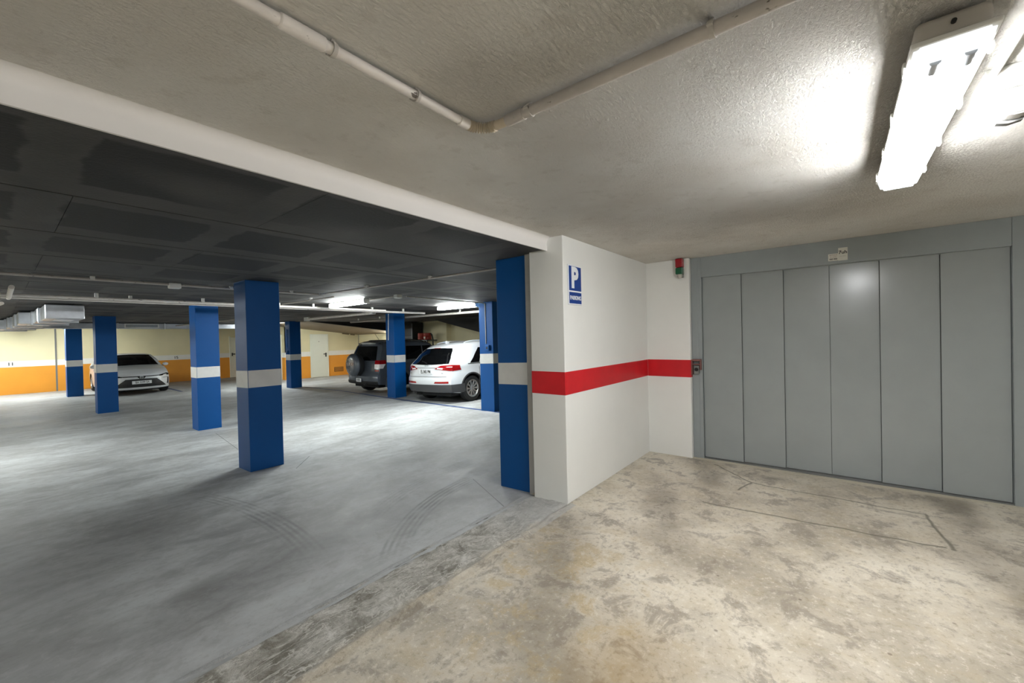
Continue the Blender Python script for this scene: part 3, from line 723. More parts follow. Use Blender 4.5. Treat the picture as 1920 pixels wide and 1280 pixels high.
# ------------------------------------------------------------------ parking sign, signal, photocell
ps = tag(empty('parking_sign', (0.19, 0, 1.97)), 'blue and white parking sign on the white wall', 'sign')
loc(box('plate', (0.072, -0.010, 1.785), (0.318, -0.002, 2.150), M['signwhite'], ps, 0.003), ps)
loc(box('blue_field', (0.085, -0.0125, 1.915), (0.305, -0.009, 2.138), M['signblue'], ps, 0.001), ps)
loc(box('blue_field', (0.085, -0.0125, 1.797), (0.305, -0.009, 1.900), M['signblue'], ps, 0.001), ps)
o = text('letter', 'P', 0.255, M['signwhite'], ps, (-0.008, -0.0135, 0.055), FACE_NY, 0.0008, 0.012, 0.95)
o = text('lettering', 'PARKING', 0.052, M['signwhite'], ps, (0.005, -0.0135, -0.123), FACE_NY, 0.0008, 0.0012, 0.93)
tl = tag(empty('signal_light', (2.03, -0.43, 2.3)), 'small red and green signal light high on the white pier', 'signal')
loc(box('backplate', (2.015, -0.463, 2.17), (2.03, -0.395, 2.395), M['gplast'], tl, 0.003), tl)
loc(box('red_lamp', (1.935, -0.470, 2.288), (2.017, -0.388, 2.394), M['lred'], tl, 0.010), tl)
loc(box('green_lamp', (1.935, -0.470, 2.206), (2.017, -0.388, 2.286), M['lgreen'], tl, 0.010), tl)
loc(lathe('cable_gland', [(0.030, 0.0), (0.030, -0.025), (0.018, -0.042), (0.0, -0.042)], M['clamp'], tl, axis='Z', seg=20, centre=(1.976, -0.43, 2.206)), tl)
pc = tag(empty('photocell', (2.09, -0.57, 1.09)), 'small photocell in a reddish metal guard beside the red band', 'sensor')
bm = bmesh.new()
add_box(bm, (2.035, -0.632, 1.165), (2.094, -0.522, 1.186), 0.006); add_box(bm, (2.035, -0.632, 1.06), (2.094, -0.618, 1.17), 0.004)
add_box(bm, (2.035, -0.536, 1.0), (2.094, -0.522, 1.18), 0.004); add_box(bm, (2.045, -0.625, 1.118), (2.094, -0.53, 1.132), 0.004)
loc(bm_obj('guard', bm, M['guard'], pc, True), pc)
loc(box('sensor_body', (2.05, -0.608, 1.01), (2.094, -0.545, 1.11), M['gplast'], pc, 0.008), pc)
loc(lathe('lens', [(0.0, -0.006), (0.020, -0.006), (0.022, 0.0)], M['bplast'], pc, axis='X', seg=20, centre=(2.05, -0.577, 1.065)), pc)

# ------------------------------------------------------------------ garage luminaires
def garage_light(x, ya, yb, z, label, top=ZC):
    r = tag(empty('tube_light', (x, (ya+yb)/2, ZC)), label, 'light', 'tube lights of the parking hall')
    loc(box('housing', (x-0.055, ya, z+0.022), (x+0.055, yb, top), M['wplast'], r, 0.008), r)
    bm = trough(x-0.06, x+0.06, ya+0.01, yb-0.01, z+0.026, z-0.03, 0.016)
    loc(bm_obj('diffuser', bm, M['tubeglow'], r, True), r)
    for a in (ya, yb-0.012): loc(box('end_plate', (x-0.064, a, z-0.034), (x+0.064, a+0.012, z+0.03), M['wplast'], r, 0.003), r)
    return r
garage_light(1.23, 5.05, 6.34, 2.235, 'lit tube light in the middle of the hall ceiling')
garage_light(3.62, 4.45, 5.72, 2.235, 'lit tube light above the rear of the white SUV')
garage_light(3.75, 15.2, 16.4, 2.235, 'unseen tube light added behind the foreground column')  # hidden lamp added to brighten the door wall
garage_light(-3.95, 7.6, 8.9, 2.235, 'lit tube light at the left of the metal duct')
garage_light(-2.5, 19.7, 21.0, 2.235, 'unseen tube light added behind the cross duct near the back wall')  # out of sight, added to brighten the back wall
garage_light(-7.0, 12.5, 13.8, 2.235, 'unseen tube light added at the far left wall')  # off-frame lamp added for brightness on the far left

garage_light(8.55, 14.2, 15.0, 1.79, 'unseen tube light added under the ramp behind the bright blue column', top=rz(8.6))  # lamp out of sight, added to brighten the walls of the ramp corner
garage_light(-4.2, 19.7, 21.0, 2.235, 'unseen tube light added at the left end of the back wall')  # off-frame lamp added to make the left of the back wall bright

# ------------------------------------------------------------------ garage pipes
def pipe(name, pts, rad, mt, label, clips=(), box_at=None, cat='pipe', seg=10):
    r = tag(empty(name, (Vector(pts[0])+Vector(pts[-1]))/2), label, cat)
    loc(tube('tube', pts, rad, mt, r, seg), r)
    for c in clips:
        loc(box('clip', (c[0]-0.02, c[1]-0.02, c[2]-rad*0.2), (c[0]+0.02, c[1]+0.02, ZC), M['wplast'], r, 0.003), r)
    if box_at: loc(box('junction_box', tuple(Vector(box_at)-Vector((0.06, 0.05, 0.035))), tuple(Vector(box_at)+Vector((0.06, 0.05, 0.03))), M['wplast'], r, 0.01), r)
    return r
pipe('conduit_pipe', [(-8.5, 4.66, 2.262), (0.12, 4.66, 2.262)], 0.016, M['pipe_grey'], 'thin grey conduit with a junction box, nearest under the dark ceiling', clips=[(-2.45, 4.66, 2.262), (-1.1, 4.66, 2.262), (-0.3, 4.66, 2.262)], box_at=(-1.72, 4.66, 2.25))
pipe('conduit_pipe', [(0.14, 4.62, 2.265), (0.33, 0.9, 2.265)], 0.013, M['pipe_grey'], 'thin conduit running to the column by the white wall', clips=[(0.20, 3.4, 2.262), (0.27, 2.1, 2.262)])
pipe('conduit_pipe', [(-3.3, 6.66, 2.215), (2.75, 6.66, 2.215)], 0.022, M['pipe'], 'front one of the two white pipes across the hall ceiling', clips=[(-2.2, 6.66, 2.22), (-0.9, 6.66, 2.22), (1.0, 6.66, 2.22)])
pipe('conduit_pipe', [(-6.5, 6.84, 2.205), (4.1, 6.84, 2.205)], 0.027, M['pipe'], 'rear one of the two white pipes across the hall ceiling', clips=[(-1.8, 6.84, 2.21), (0.4, 6.84, 2.21), (2.5, 6.84, 2.21), (3.4, 6.84, 2.21)])
pipe('conduit_pipe', [(0.36, 6.6, 2.25), (0.42, 4.75, 2.25)], 0.013, M['pipe_grey'], 'short thin conduit from the white pipes towards the camera', clips=[(0.40, 5.5, 2.25)])
pipe('conduit_pipe', [(-3.02, 6.9, 2.19), (-3.02, 5.3, 2.19)], 0.024, M['pipe'], 'white branch pipe at the left picture edge')
pipe('conduit_pipe', [(-3.08, 6.95, 2.12), (-3.25, 8.6, 2.12)], 0.024, M['pipe'], 'white elbow pipe below the branch at the left edge')
pipe('conduit_pipe', [(1.25, 5.0, 2.27), (1.28, 4.15, 2.27)], 0.012, M['pipe_grey'], 'thin conduit feeding the lit tube in mid hall', box_at=(1.28, 4.15, 2.27))
pipe('conduit_pipe', [(1.46, 4.15, 2.272), (3.55, 4.20, 2.272), (3.60, 4.20, 2.262), (3.607, 4.20, 2.24), (3.607, 4.19, 1.37)], 0.011, M['pipe_grey'], 'thin conduit reaching down the column beside the white SUV')
pipe('drain_pipe', [(2.78, 7.2, 2.195), (2.78, 10.7, 2.195)], 0.036, M['pipe'], 'white drain pipe with a capped end above the hall', box_at=(2.78, 7.25, 2.20))
r = C.objects['drain_pipe']; loc(box('end_cap', (2.73, 10.65, 2.14), (2.83, 10.85, 2.25), M['wplast'], r, 0.01), r)
pipe('drain_pipe', [(4.95, 9.7, 2.19), (4.95, 12.0, 2.19)], 0.040, M['pipe_grey'], 'grey drain pipe above the dark SUV', clips=[(4.95, 10.2, 2.19), (4.95, 11.5, 2.19)])
pipe('drain_pipe', [(4.80, 4.6, 2.20), (4.80, 8.6, 2.20)], 0.032, M['pipe'], 'white drain pipe above the white SUV', clips=[(4.8, 6.2, 2.2)])
pipe('conduit_pipe', [(4.222, 8.66, 2.29), (4.222, 8.70, 1.50)], 0.012, M['wplast'], 'white conduit down the bright blue column')
pipe('conduit_pipe', [(3.765, 14.48, 2.0), (3.765, 14.48, 1.3)], 0.012, M['blue'], 'blue painted conduit down the distant column')
def switch(lo, hi, label):
    r = tag(empty('light_switch', (Vector(lo)+Vector(hi))/2), label, 'switch')
    loc(box('box', lo, hi, M['blue'], r, 0.008), r)
    c = (Vector(lo)+Vector(hi))/2
    loc(box('rocker', (lo[0]-0.006, c.y-0.022, c.z-0.022), (lo[0]+0.004, c.y+0.022, c.z+0.022), M['bplast'], r, 0.002), r)
switch((3.565, 4.08, 1.22), (3.622, 4.19, 1.34), 'blue switch box on the column beside the white SUV')
switch((3.72, 14.40, 1.05), (3.776, 14.52, 1.20), 'dark switch box on the distant column by the white door')

# ------------------------------------------------------------------ ventilation ducts
d1 = tag(empty('ventilation_duct', (-2.6, 12, 2.1)), 'galvanised duct with flanges running along the left row of columns', 'duct')
yy = 9.0; k = 0
JOG = [0.26, 0.22, 0.02, -0.02, -0.10, -0.22]
while k < 6:
    dx = JOG[k]
    loc(box('section', (-2.85+dx, yy, 2.02), (-2.36+dx, yy+1.22, 2.27), M['galv'], d1, 0.012), d1)
    loc(box('flange', (-2.88+dx, yy+1.20, 1.995), (-2.33+dx, yy+1.25, 2.285), M['galv'], d1, 0.004), d1)
    if k % 2 == 0:
        loc(box('outlet', (-2.72+dx, yy+0.25, 2.012), (-2.47+dx, yy+0.95, 2.024), M['signwhite'], d1, 0.004), d1)
    yy += 1.25; k += 1
d2_ = tag(empty('ventilation_duct', (0.3, 17.2, 2.2)), 'galvanised cross duct with a white grille above the white sedan', 'duct')
xx = -4.2
while xx < 3.1:
    loc(box('section', (xx, 17.0, 2.10), (xx+1.20, 17.45, 2.275), M['galv'], d2_, 0.010), d2_)
    loc(box('flange', (xx+1.18, 16.98, 2.085), (xx+1.22, 17.47, 2.285), M['galv'], d2_, 0.004), d2_)
    xx += 1.22
def fbox(n, lo, hi, mt): return loc(box(n, lo, hi, mt, d2_, 0.002), d2_)
gx0, gx1, gz0, gz1 = -0.40, 0.50, 2.118, 2.262
fbox('grille_frame', (gx0, 16.975, gz0), (gx1, 17.0, gz0+0.02), M['wplast']); fbox('grille_frame', (gx0, 16.975, gz1-0.02), (gx1, 17.0, gz1), M['wplast'])
fbox('grille_frame', (gx0, 16.975, gz0), (gx0+0.03, 17.0, gz1), M['wplast']); fbox('grille_frame', (gx1-0.03, 16.975, gz0), (gx1, 17.0, gz1), M['wplast'])
for k in range(3): fbox('louvre', (gx0+0.03, 16.985, gz0+0.035+k*0.03), (gx1-0.03, 17.0, gz0+0.048+k*0.03), M['gplast'])
pipe('conduit_pipe', [(-6, 18.0, 2.135), (3.1, 18.0, 2.135)], 0.02, M['pipe_grey'], 'grey conduit under the cross duct along the back wall')
pipe('conduit_pipe', [(0.9, 16.6, 2.19), (1.6, 11.0, 2.25)], 0.02, M['pipe_grey'], 'grey conduit climbing from the cross duct')

# ------------------------------------------------------------------ floor line
bm = bmesh.new()
LP = [(3.55, 3.4), (4.10, 7.9), (4.33, 11.6), (4.25, 14.2)]
prev = None
dense = []
for (a, b) in zip(LP, LP[1:]):
    for k in range(8): dense.append((a[0]+(b[0]-a[0])*k/8, a[1]+(b[1]-a[1])*k/8))
dense.append(LP[-1])
for x, y in dense:
    row = [bm.verts.new((x+d, y, zf(y)+0.003)) for d in (-0.045, 0.045)]
    if prev: bm.faces.new((prev[0], prev[1], row[1], row[0]))
    prev = row
tag(bm_obj('parking_line', bm, M['floorblue']), 'blue painted line along the bays of the two SUVs', 'floor marking')
bm = bmesh.new()
v = [bm.verts.new(p) for p in ((1.10, 17.2, F2+0.003), (1.19, 17.2, F2+0.003), (1.19, 22.4, F2+0.003), (1.10, 22.4, F2+0.003))]; bm.faces.new(v)
tag(bm_obj('parking_line', bm, M['floorblue']), 'blue painted line on the floor right of the white sedan', 'floor marking')

# ------------------------------------------------------------------ shelf corner behind the SUVs
cb = tag(empty('storage_cabinet', (8.5, 13.3, F2)), 'tall black storage cabinet against the wall behind the cars', 'cabinet')
pbox('body', (8.2, 12.66, F2), (8.8, 13.98, 2.27), M['cabinet'], cb, 0.005)
pbox('shelf_edge', (8.18, 12.66, 1.60), (8.2, 13.98, 1.63), M['steel'], cb)
pbox('upright', (8.17, 12.62, F2), (8.21, 12.68, 2.2), M['steel'], cb)
bn = tag(empty('work_bench', (8.4, 11.8, F2)), 'grey steel bench behind the cars carrying red drums', 'bench')
pbox('top', (8.05, 11.52, 1.44), (8.75, 12.45, 1.48), M['steel'], bn, 0.004)
for x in (8.09, 8.71):
    for y in (11.56, 12.41): pbox('leg', (x-0.025, y-0.025, F2), (x+0.025, y+0.025, 1.44), M['steel'], bn)
for (y, lab) in ((12.08, 'red drum on the bench, left one'), (11.70, 'red drum with a white label on the bench, right one')):
    r = tag(empty('drum', (8.25, y, 1.48)), lab, 'drum', 'red drums behind the cars')
    lathe('barrel', [(0.14, 0.0), (0.16, 0.02), (0.165, 0.10), (0.155, 0.12), (0.165, 0.14), (0.16, 0.27), (0.14, 0.29), (0.0, 0.29)], M['reddrum'], r, axis='Z', seg=28)
    if 'label' in lab: box('paper_label', (-0.172, -0.05, 0.05), (-0.160, 0.05, 0.13), M['paper'], r, 0.001)
hs = tag(tube('hose', [(8.3, 11.52, 1.70), (8.2, 11.42, 1.73), (8.15, 11.3, 1.68), (8.15, 11.25, 1.50), (8.15, 11.22, 0.8), (8.2, 11.3, F2+0.03)], 0.03, M['bplast'], None, 10), 'black hose hanging beside the red drums', 'hose')

# ------------------------------------------------------------------ cars
def interp(tab, t):
    if t <= tab[0][0]: return tab[0][1]
    for (a, va), (b, vb) in zip(tab, tab[1:]):
        if t <= b:
            k = (t-a)/(b-a); k = k*k*(3-2*k)*0.35 + k*0.65
            return va+(vb-va)*k
    return tab[-1][1]
class Car:
    """x: rear 0 .. front L, y: left +, z up. Body surfaces: side, top, rear, front."""
    def __init__(s, L, Wd, H, belt, ztop, xr, xf, zbot, tumble, plan=0.10, pe=6, rb=0.10, fb=0.30, edge=0.09, crown=0.03):
        s.L, s.hw, s.H, s.belt = L, Wd/2, H, belt
        s.ztop_t, s.xr_t, s.xf_t, s.zb_t, s.tum = ztop, xr, xf, zbot, tumble
        s.plan, s.pe, s.rb, s.fb, s.edge, s.crown = plan, pe, rb, fb, edge, crown
    def ztop(s, u): return interp(s.ztop_t, u)
    def half(s, u, z):
        w = s.hw*(1 - s.plan*abs(2*u-1)**s.pe)
        if z > s.belt: w -= s.tum*(z-s.belt)**1.15
        else: w -= 0.02*max(0, (s.belt-0.18-z))*0.3
        if z < 0.40: w -= 0.25*(0.40-z)**1.3
        # shoulder crease
        w -= 0.012*math.exp(-((z-(s.belt-0.12))/0.06)**2)
        zt = s.ztop(u); t = (z-(zt-s.edge))/s.edge
        if t > 0: w -= s.edge*0.9*(1-math.sqrt(max(0, 1-min(t, 1)**2)))
        return max(w, 0.05)
    def x(s, u, z, sr):
        a = interp(s.xr_t, z) + s.rb*abs(sr)**4
        b = s.L + interp(s.xf_t, z) - s.fb*abs(sr)**3
        return a + (b-a)*u
    def side(s, u, z, sg): return Vector((s.x(u, z, 1), sg*s.half(u, z), z))
    def top(s, u, sr):
        zt = s.ztop(u); return Vector((s.x(u, zt, sr), sr*s.half(u, zt), zt + s.crown*(1-sr*sr)))
    def rear(s, sr, z): return Vector((s.x(0, z, sr), sr*s.half(0, z), z))
    def front(s, sr, z): return Vector((s.x(1, z, sr), sr*s.half(1, z), z))
    def body(s, name, mt, parent, wheels, wr, cut=True):
        bm = bmesh.new(); NU, NV, NS = 56, 22, 14
        us = [0.5-0.5*math.cos(PI*i/NU) for i in range(NU+1)]
        us = [0.5*u + 0.5*i/NU for i, u in enumerate(us)]
        def zz(u, j):
            a, b = interp(s.zb_t, u), s.ztop(u)
            k = j/NV; k = k**0.9
            e = 1-(1-k)**1.25
            return a+(b-a)*e
        for sg in (1, -1):
            G = [[bm.verts.new(s.side(u, zz(u, j), sg)) for j in range(NV+1)] for u in us]
            for i in range(NU):
                for j in range(NV): bm.faces.new((G[i][j], G[i+1][j], G[i+1][j+1], G[i][j+1]))
        T = [[bm.verts.new(s.top(u, -1+2*k/NS)) for k in range(NS+1)] for u in us]
        Bt = []
        for u in us:
            z = interp(s.zb_t, u); h = s.half(u, z)
            Bt.append([bm.verts.new((s.x(u, z, -1+2*k/NS), (-1+2*k/NS)*h, z)) for k in range(NS+1)])
        for G in (T, Bt):
            for i in range(NU):
                for k in range(NS): bm.faces.new((G[i][k], G[i+1][k], G[i+1][k+1], G[i][k+1]))
        for u, fn in ((0, s.rear), (1, s.front)):
            G = [[bm.verts.new(fn(-1+2*k/NS, zz(u, j)) + (Vector((0, 0, s.crown*(1-(-1+2*k/NS)**2))) if j == NV else Vector())) for k in range(NS+1)] for j in range(NV+1)]
            for j in range(NV):
                for k in range(NS): bm.faces.new((G[j][k], G[j][k+1], G[j+1][k+1], G[j+1][k]))
        bmesh.ops.remove_doubles(bm, verts=bm.verts, dist=0.0015)
        bmesh.ops.recalc_face_normals(bm, faces=bm.faces)
        o = bm_obj(name, bm, [mt, M['brake']], None, True)
        cb_ = bmesh.new()
        for wx_ in wheels:
            for sg in (1, -1):
                y0 = sg*(s.hw-0.27); y1 = sg*(s.hw+0.2)
                pr = [(0.0, min(y0, y1)), (wr+0.055, min(y0, y1)), (wr+0.055, max(y0, y1)), (0.0, max(y0, y1))]
                add_lathe(cb_, pr, 'Y', 36, (wx_, 0, wr))
        cut_o = bm_obj('wheel_cut', cb_, M['brake'], None)
        md = o.modifiers.new('cut', 'BOOLEAN'); md.operation = 'DIFFERENCE'; md.solver = 'EXACT'; md.object = cut_o
        dg = bpy.context.evaluated_depsgraph_get()
        me = bpy.data.meshes.new_from_object(o.evaluated_get(dg))
        o.modifiers.clear(); bpy.data.objects.remove(cut_o)
        me.materials.clear(); me.materials.append(mt); me.materials.append(M['brake'])
        for p in me.polygons:
            inside = False
            for wx_ in wheels:
                d = math.hypot(p.center.x-wx_, p.center.z-wr)
                if d < wr+0.06 and abs(p.center.y) < s.hw-0.03 and abs(p.normal.z) + abs(p.normal.x) + abs(p.normal.y) > 0:
                    # faces of the wells: on the cylinder or the inner disc
                    if abs(d-(wr+0.055)) < 0.01 or abs(abs(p.center.y)-(s.hw-0.27)) < 0.004: inside = True
            p.material_index = 1 if inside else 0
        me.shade_smooth()
        try: me.set_sharp_from_angle(angle=math.radians(34))
        except Exception: pass
        o.data = me; o.parent = parent; o.name = name
        return o
    def patch(s, name, fn, q, mt, parent, off=0.006, n=(8, 6), deep=0.012, bow=(0, 0, 0, 0)):
        """q: four (a,b) corners on surface fn, counter-clockwise; thin solid following the body"""
        bm = bmesh.new(); na, nb = n
        cen = fn(0.25*sum(c[0] for c in q), 0.25*sum(c[1] for c in q))
        mid = Vector((s.L*0.5, 0, 0.7))
        F, Bk = [], []
        for i in range(na+1):
            rf, rbk = [], []
            for j in range(nb+1):
                a, b = i/na, j/nb
                def uv(a, b):
                    A = [(1-a)*q[0][k]+a*q[1][k] for k in (0, 1)]; B_ = [(1-a)*q[3][k]+a*q[2][k] for k in (0, 1)]
                    A[1] += bow[0]*math.sin(PI*a); B_[1] += bow[2]*math.sin(PI*a)
                    return [(1-b)*A[k]+b*B_[k] for k in (0, 1)]
                p = fn(*uv(a, b)); e = 1e-3
                du = fn(*uv(a+e, b)) - fn(*uv(a-e, b)); dv = fn(*uv(a, b+e)) - fn(*uv(a, b-e))
                nn = du.cross(dv)
                nn = nn.normalized() if nn.length > 1e-12 else Vector((0, 0, 1))
                if nn.dot(p-mid) < 0: nn = -nn
                rf.append(bm.verts.new(p+nn*off)); rbk.append(bm.verts.new(p-nn*deep))
            F.append(rf); Bk.append(rbk)
        for i in range(na):
            for j in range(nb):
                bm.faces.new((F[i][j], F[i+1][j], F[i+1][j+1], F[i][j+1])); bm.faces.new((Bk[i][j], Bk[i][j+1], Bk[i+1][j+1], Bk[i+1][j]))
        for i in range(na):
            for j in (0, nb): bm.faces.new((F[i][j], Bk[i][j], Bk[i+1][j], F[i+1][j]))
        for j in range(nb):
            for i in (0, na): bm.faces.new((F[i][j], F[i][j+1], Bk[i][j+1], Bk[i][j]))
        return bm_obj(name, bm, mt, parent, True)
    def sides(s, name, q, mt, parent, **k):
        for sg in (1, -1): s.patch(name, lambda a, b: s.side(a, b, sg), q, mt, parent, **k)
    def rears(s, name, q, mt, parent, both=True, **k):
        s.patch(name, s.rear, q, mt, parent, **k)
        if both: s.patch(name, s.rear, [(-a, b) for a, b in q], mt, parent, **k)
    def fronts(s, name, q, mt, parent, both=True, **k):
        s.patch(name, s.front, q, mt, parent, **k)
        if both: s.patch(name, s.front, [(-a, b) for a, b in q], mt, parent, **k)
    def u_at(s, x, z): 
        a = interp(s.xr_t, z)+s.rb; b = s.L+interp(s.xf_t, z)-s.fb
        return (x-a)/(b-a)
def wheel(parent, x, sg, hw, r, rr, spokes, w=0.22):
    y = sg*(hw-0.125)
    o = empty('wheel', (x, y, r)); o.parent = parent
    lathe('tyre', [(rr, -w/2), (r-0.035, -w/2), (r-0.006, -w/2+0.03), (r, 0), (r-0.006, w/2-0.03), (r-0.035, w/2), (rr, w/2), (rr-0.02, 0)], M['tyre'], o, axis='Y', seg=44, closed=True)
    yo = sg*(w/2)
    bm = bmesh.new()
    add_lathe(bm, [(rr-0.035, yo-sg*0.10), (rr-0.03, yo-sg*0.01), (rr-0.022, yo+sg*0.002), (rr+0.006, yo+sg*0.002), (rr+0.006, yo-sg*0.10)], 'Y', 44, closed=True)
    add_lathe(bm, [(0.0, yo-sg*0.012), (0.045, yo-sg*0.012), (0.065, yo-sg*0.03), (0.065, yo-sg*0.06), (0.0, yo-sg*0.06)], 'Y', 24)
    for k in range(spokes):
        a = 2*PI*k/spokes
        d = Vector((math.cos(a), 0, math.sin(a))); t = Vector((-math.sin(a), 0, math.cos(a)))
        A = [d*0.05+t*q*0.020 for q in (-1, 1)] + [d*(rr-0.025)+t*q*0.028 for q in (1, -1)]
        f1 = [bm.verts.new(p+Vector((0, yo-sg*(0.022 if i < 2 else 0.006), 0))) for i, p in enumerate(A)]
        f2 = [bm.verts.new(p+Vector((0, yo-sg*0.055, 0))) for p in A]
        bm.faces.new(f1); bm.faces.new(f2[::-1])
        for i in range(4): bm.faces.new((f1[i], f1[(i+1) % 4], f2[(i+1) % 4], f2[i]))
    bm_obj('rim', bm, M['alloy'], o, True)
    lathe('brake_disc', [(0.0, yo-sg*0.10), (rr-0.04, yo-sg*0.10), (rr-0.04, yo-sg*0.115), (0.0, yo-sg*0.115)], M['brake'], o, axis='Y', seg=28)
    return o
def arch(car, name, x, r0, r1, mt, parent, a0=-12, a1=192, off=0.012):
    for sg in (1, -1):
        bm = bmesh.new(); prev = None; n = 26
        for k in range(n+1):
            a = math.radians(a0+(a1-a0)*k/n); row = []
            for r, o_ in ((r0, -0.02), (r0, off), ((r0+r1)/2, off), (r1, off*0.6), (r1, -0.01)):
                px, pz = x+r*math.cos(a), car_wr+r*math.sin(a)
                u = car.u_at(px, pz); p = car.side(u, pz, sg)
                row.append(bm.verts.new((px, p.y+sg*o_, pz)))
            if prev:
                for i in range(4): bm.faces.new((prev[i], prev[i+1], row[i+1], row[i]))
            prev = row
        bm_obj(name, bm, mt, parent, True)

def mirrors(car, u, z, mt, parent, arm):
    for sg in (1, -1):
        p = car.side(u, z, sg)
        bm = bmesh.new()
        bmesh.ops.create_uvsphere(bm, u_segments=16, v_segments=10, radius=1.0)
        for v in bm.verts:
            v.co = Vector((v.co.x*0.065 if v.co.x > 0 else v.co.x*0.03, v.co.y*0.095, v.co.z*0.062)) + p + Vector((0, sg*0.12, 0.05))
        mo = bm_obj('mirror', bm, mt, parent, 'all')
        box('mirror_arm', (p.x-0.025, min(p.y-sg*0.01, p.y+sg*0.08), p.z-0.005), (p.x+0.025, max(p.y-sg*0.01, p.y+sg*0.08), p.z+0.02), arm, mo, 0.004)
# ---- white compact SUV (tail towards the camera)
yc = 6.60
c1 = tag(empty('car', (3.86, yc, zf(yc)), (-0.027, 0, 0)), 'white compact SUV parked between the blue columns, tail to the camera', 'car')
car_wr = 0.345
A = Car(4.39, 1.83, 1.60, 0.98,
        ztop=[(0, 1.44), (0.03, 1.50), (0.08, 1.545), (0.2, 1.59), (0.42, 1.59), (0.56, 1.50), (0.66, 1.28), (0.755, 1.03), (0.86, 0.98), (0.96, 0.88), (1, 0.80)],
        xr=[(0.2, 0.10), (0.40, 0.02), (0.55, 0.0), (0.68, 0.01), (0.74, 0.05), (0.92, 0.06), (1.0, 0.09), (1.20, 0.28), (1.44, 0.50), (1.6, 0.60)],
        xf=[(0.2, -0.12), (0.45, 0.0), (0.65, -0.02), (0.85, -0.12), (1.6, -0.3)],
        zbot=[(0, 0.30), (0.12, 0.22), (0.9, 0.20), (1, 0.26)], tumble=0.40, plan=0.07, pe=8, rb=0.14, fb=0.30)
A.body('body', M['carwhite'], c1, (0.86, 3.46), car_wr)
A.patch('rear_window', A.rear, [(-0.88, 1.03), (0.88, 1.03), (0.80, 1.42), (-0.80, 1.42)], M['glassd'], c1, bow=(-0.02, 0, 0.015, 0))
A.rears('tail_light', [(0.40, 0.905), (1.0, 0.845), (1.0, 1.0), (0.62, 0.985)], M['taillight'], c1, off=0.010)
A.sides('tail_light', [(0.0, 0.845), (0.075, 0.86), (0.055, 0.985), (0.0, 1.0)], M['taillight'], c1, off=0.010, n=(5, 4))
A.rears('lamp_glint', [(0.50, 0.905), (0.72, 0.89), (0.72, 0.925), (0.52, 0.935)], M['lampclear'], c1, off=0.0125, n=(3, 2))  # highlight on the tail light, put in as a pale patch
A.patch('cladding', A.rear, [(-1, 0.305), (1, 0.305), (1, 0.50), (-1, 0.50)], M['cladding'], c1, off=0.012, n=(14, 4))
A.sides('cladding', [(0.0, 0.305), (0.105, 0.27), (0.105, 0.50), (0.0, 0.50)], M['cladding'], c1, off=0.012)
A.sides('sill_cladding', [(0.31, 0.215), (0.70, 0.215), (0.70, 0.36), (0.31, 0.36)], M['cladding'], c1, off=0.010)
A.rears('reflector', [(0.42, 0.535), (0.93, 0.535), (0.93, 0.585), (0.46, 0.58)], M['taillight'], c1, off=0.008)
A.rears('tailgate_seam', [(-0.86, 0.70), (0.86, 0.70), (0.86, 0.708), (-0.86, 0.708)], M['cladding'], c1, both=False, off=0.002, n=(12, 1))
A.rears('tailgate_seam', [(-0.45, 0.928), (0.45, 0.928), (0.45, 0.938), (-0.45, 0.938)], M['cladding'], c1, both=False, off=0.002, n=(12, 1))
for (u0, u1, u2, u3) in ((0.150, 0.245, 0.235, 0.20), (0.255, 0.45, 0.435, 0.25), (0.462, 0.64, 0.575, 0.447)):
    A.sides('side_window', [(u0, 1.02), (u1, 1.02), (u2, 1.42), (u3, 1.42)], M['glassd'], c1, off=0.006)
A.sides('belt_trim', [(0.13, 0.993), (0.68, 0.993), (0.68, 1.008), (0.13, 1.008)], M['chrome'], c1, off=0.007, n=(12, 1))
A.patch('windshield', A.top, [(0.585, -0.86), (0.735, -0.9), (0.735, 0.9), (0.585, 0.86)], M['glassd'], c1)
A.sides('door_seam', [(0.25, 0.42), (0.253, 0.42), (0.253, 1.0), (0.25, 1.0)], M['cladding'], c1, off=0.002, n=(1, 6))
A.sides('door_seam', [(0.455, 0.30), (0.458, 0.30), (0.458, 1.0), (0.455, 1.0)], M['cladding'], c1, off=0.002, n=(1, 6))
A.sides('door_handle', [(0.27, 0.86), (0.325, 0.86), (0.325, 0.89), (0.27, 0.89)], M['carwhite'], c1, off=0.028, n=(4, 2))
A.sides('door_handle', [(0.47, 0.86), (0.525, 0.86), (0.525, 0.89), (0.47, 0.89)], M['carwhite'], c1, off=0.028, n=(4, 2))
for sg in (1, -1):
    tube('roof_rail', [tuple(A.top(u, sg*0.88)+Vector((0, 0, 0.022 if 0.1 < u < 0.5 else 0.0))) for u in (0.09, 0.12, 0.2, 0.3, 0.4, 0.48, 0.52)], 0.016, M['carwhite'], c1)
bm = bmesh.new()
p = A.top(0.07, 0); add_prism(bm, [(p.x-0.02, p.z-0.01), (p.x+0.14, p.z-0.005), (p.x+0.03, p.z+0.06), (p.x, p.z+0.06)], -0.02, 0.02, 'Y'); bm_obj('antenna_fin', bm, M['carwhite'], c1)
pw = A.rear(-0.02, 1.05); pw2 = A.rear(0.30, 1.10)
tube('rear_wiper', [tuple(A.rear(0, 1.04)+Vector((-0.025, 0, 0.01))), tuple(A.rear(0.34, 1.10)+Vector((-0.02, 0, 0.01)))], 0.012, M['bplast'], c1, 8)
A.patch('brake_light', A.rear, [(-0.2, 1.425), (0.2, 1.425), (0.2, 1.44), (-0.2, 1.44)], M['taillight'], c1, off=0.012, n=(4, 1))
np_ = box('number_plate', (0.035, -0.26, 0.775), (0.052, 0.26, 0.890), M['plate'], c1, 0.003)
text('plate_text', 'EL 843 PM', 0.125, M['ink'], np_, (0.0345, 0, 0.832), FACE_NX, 0.0008, 0.004, 0.72)
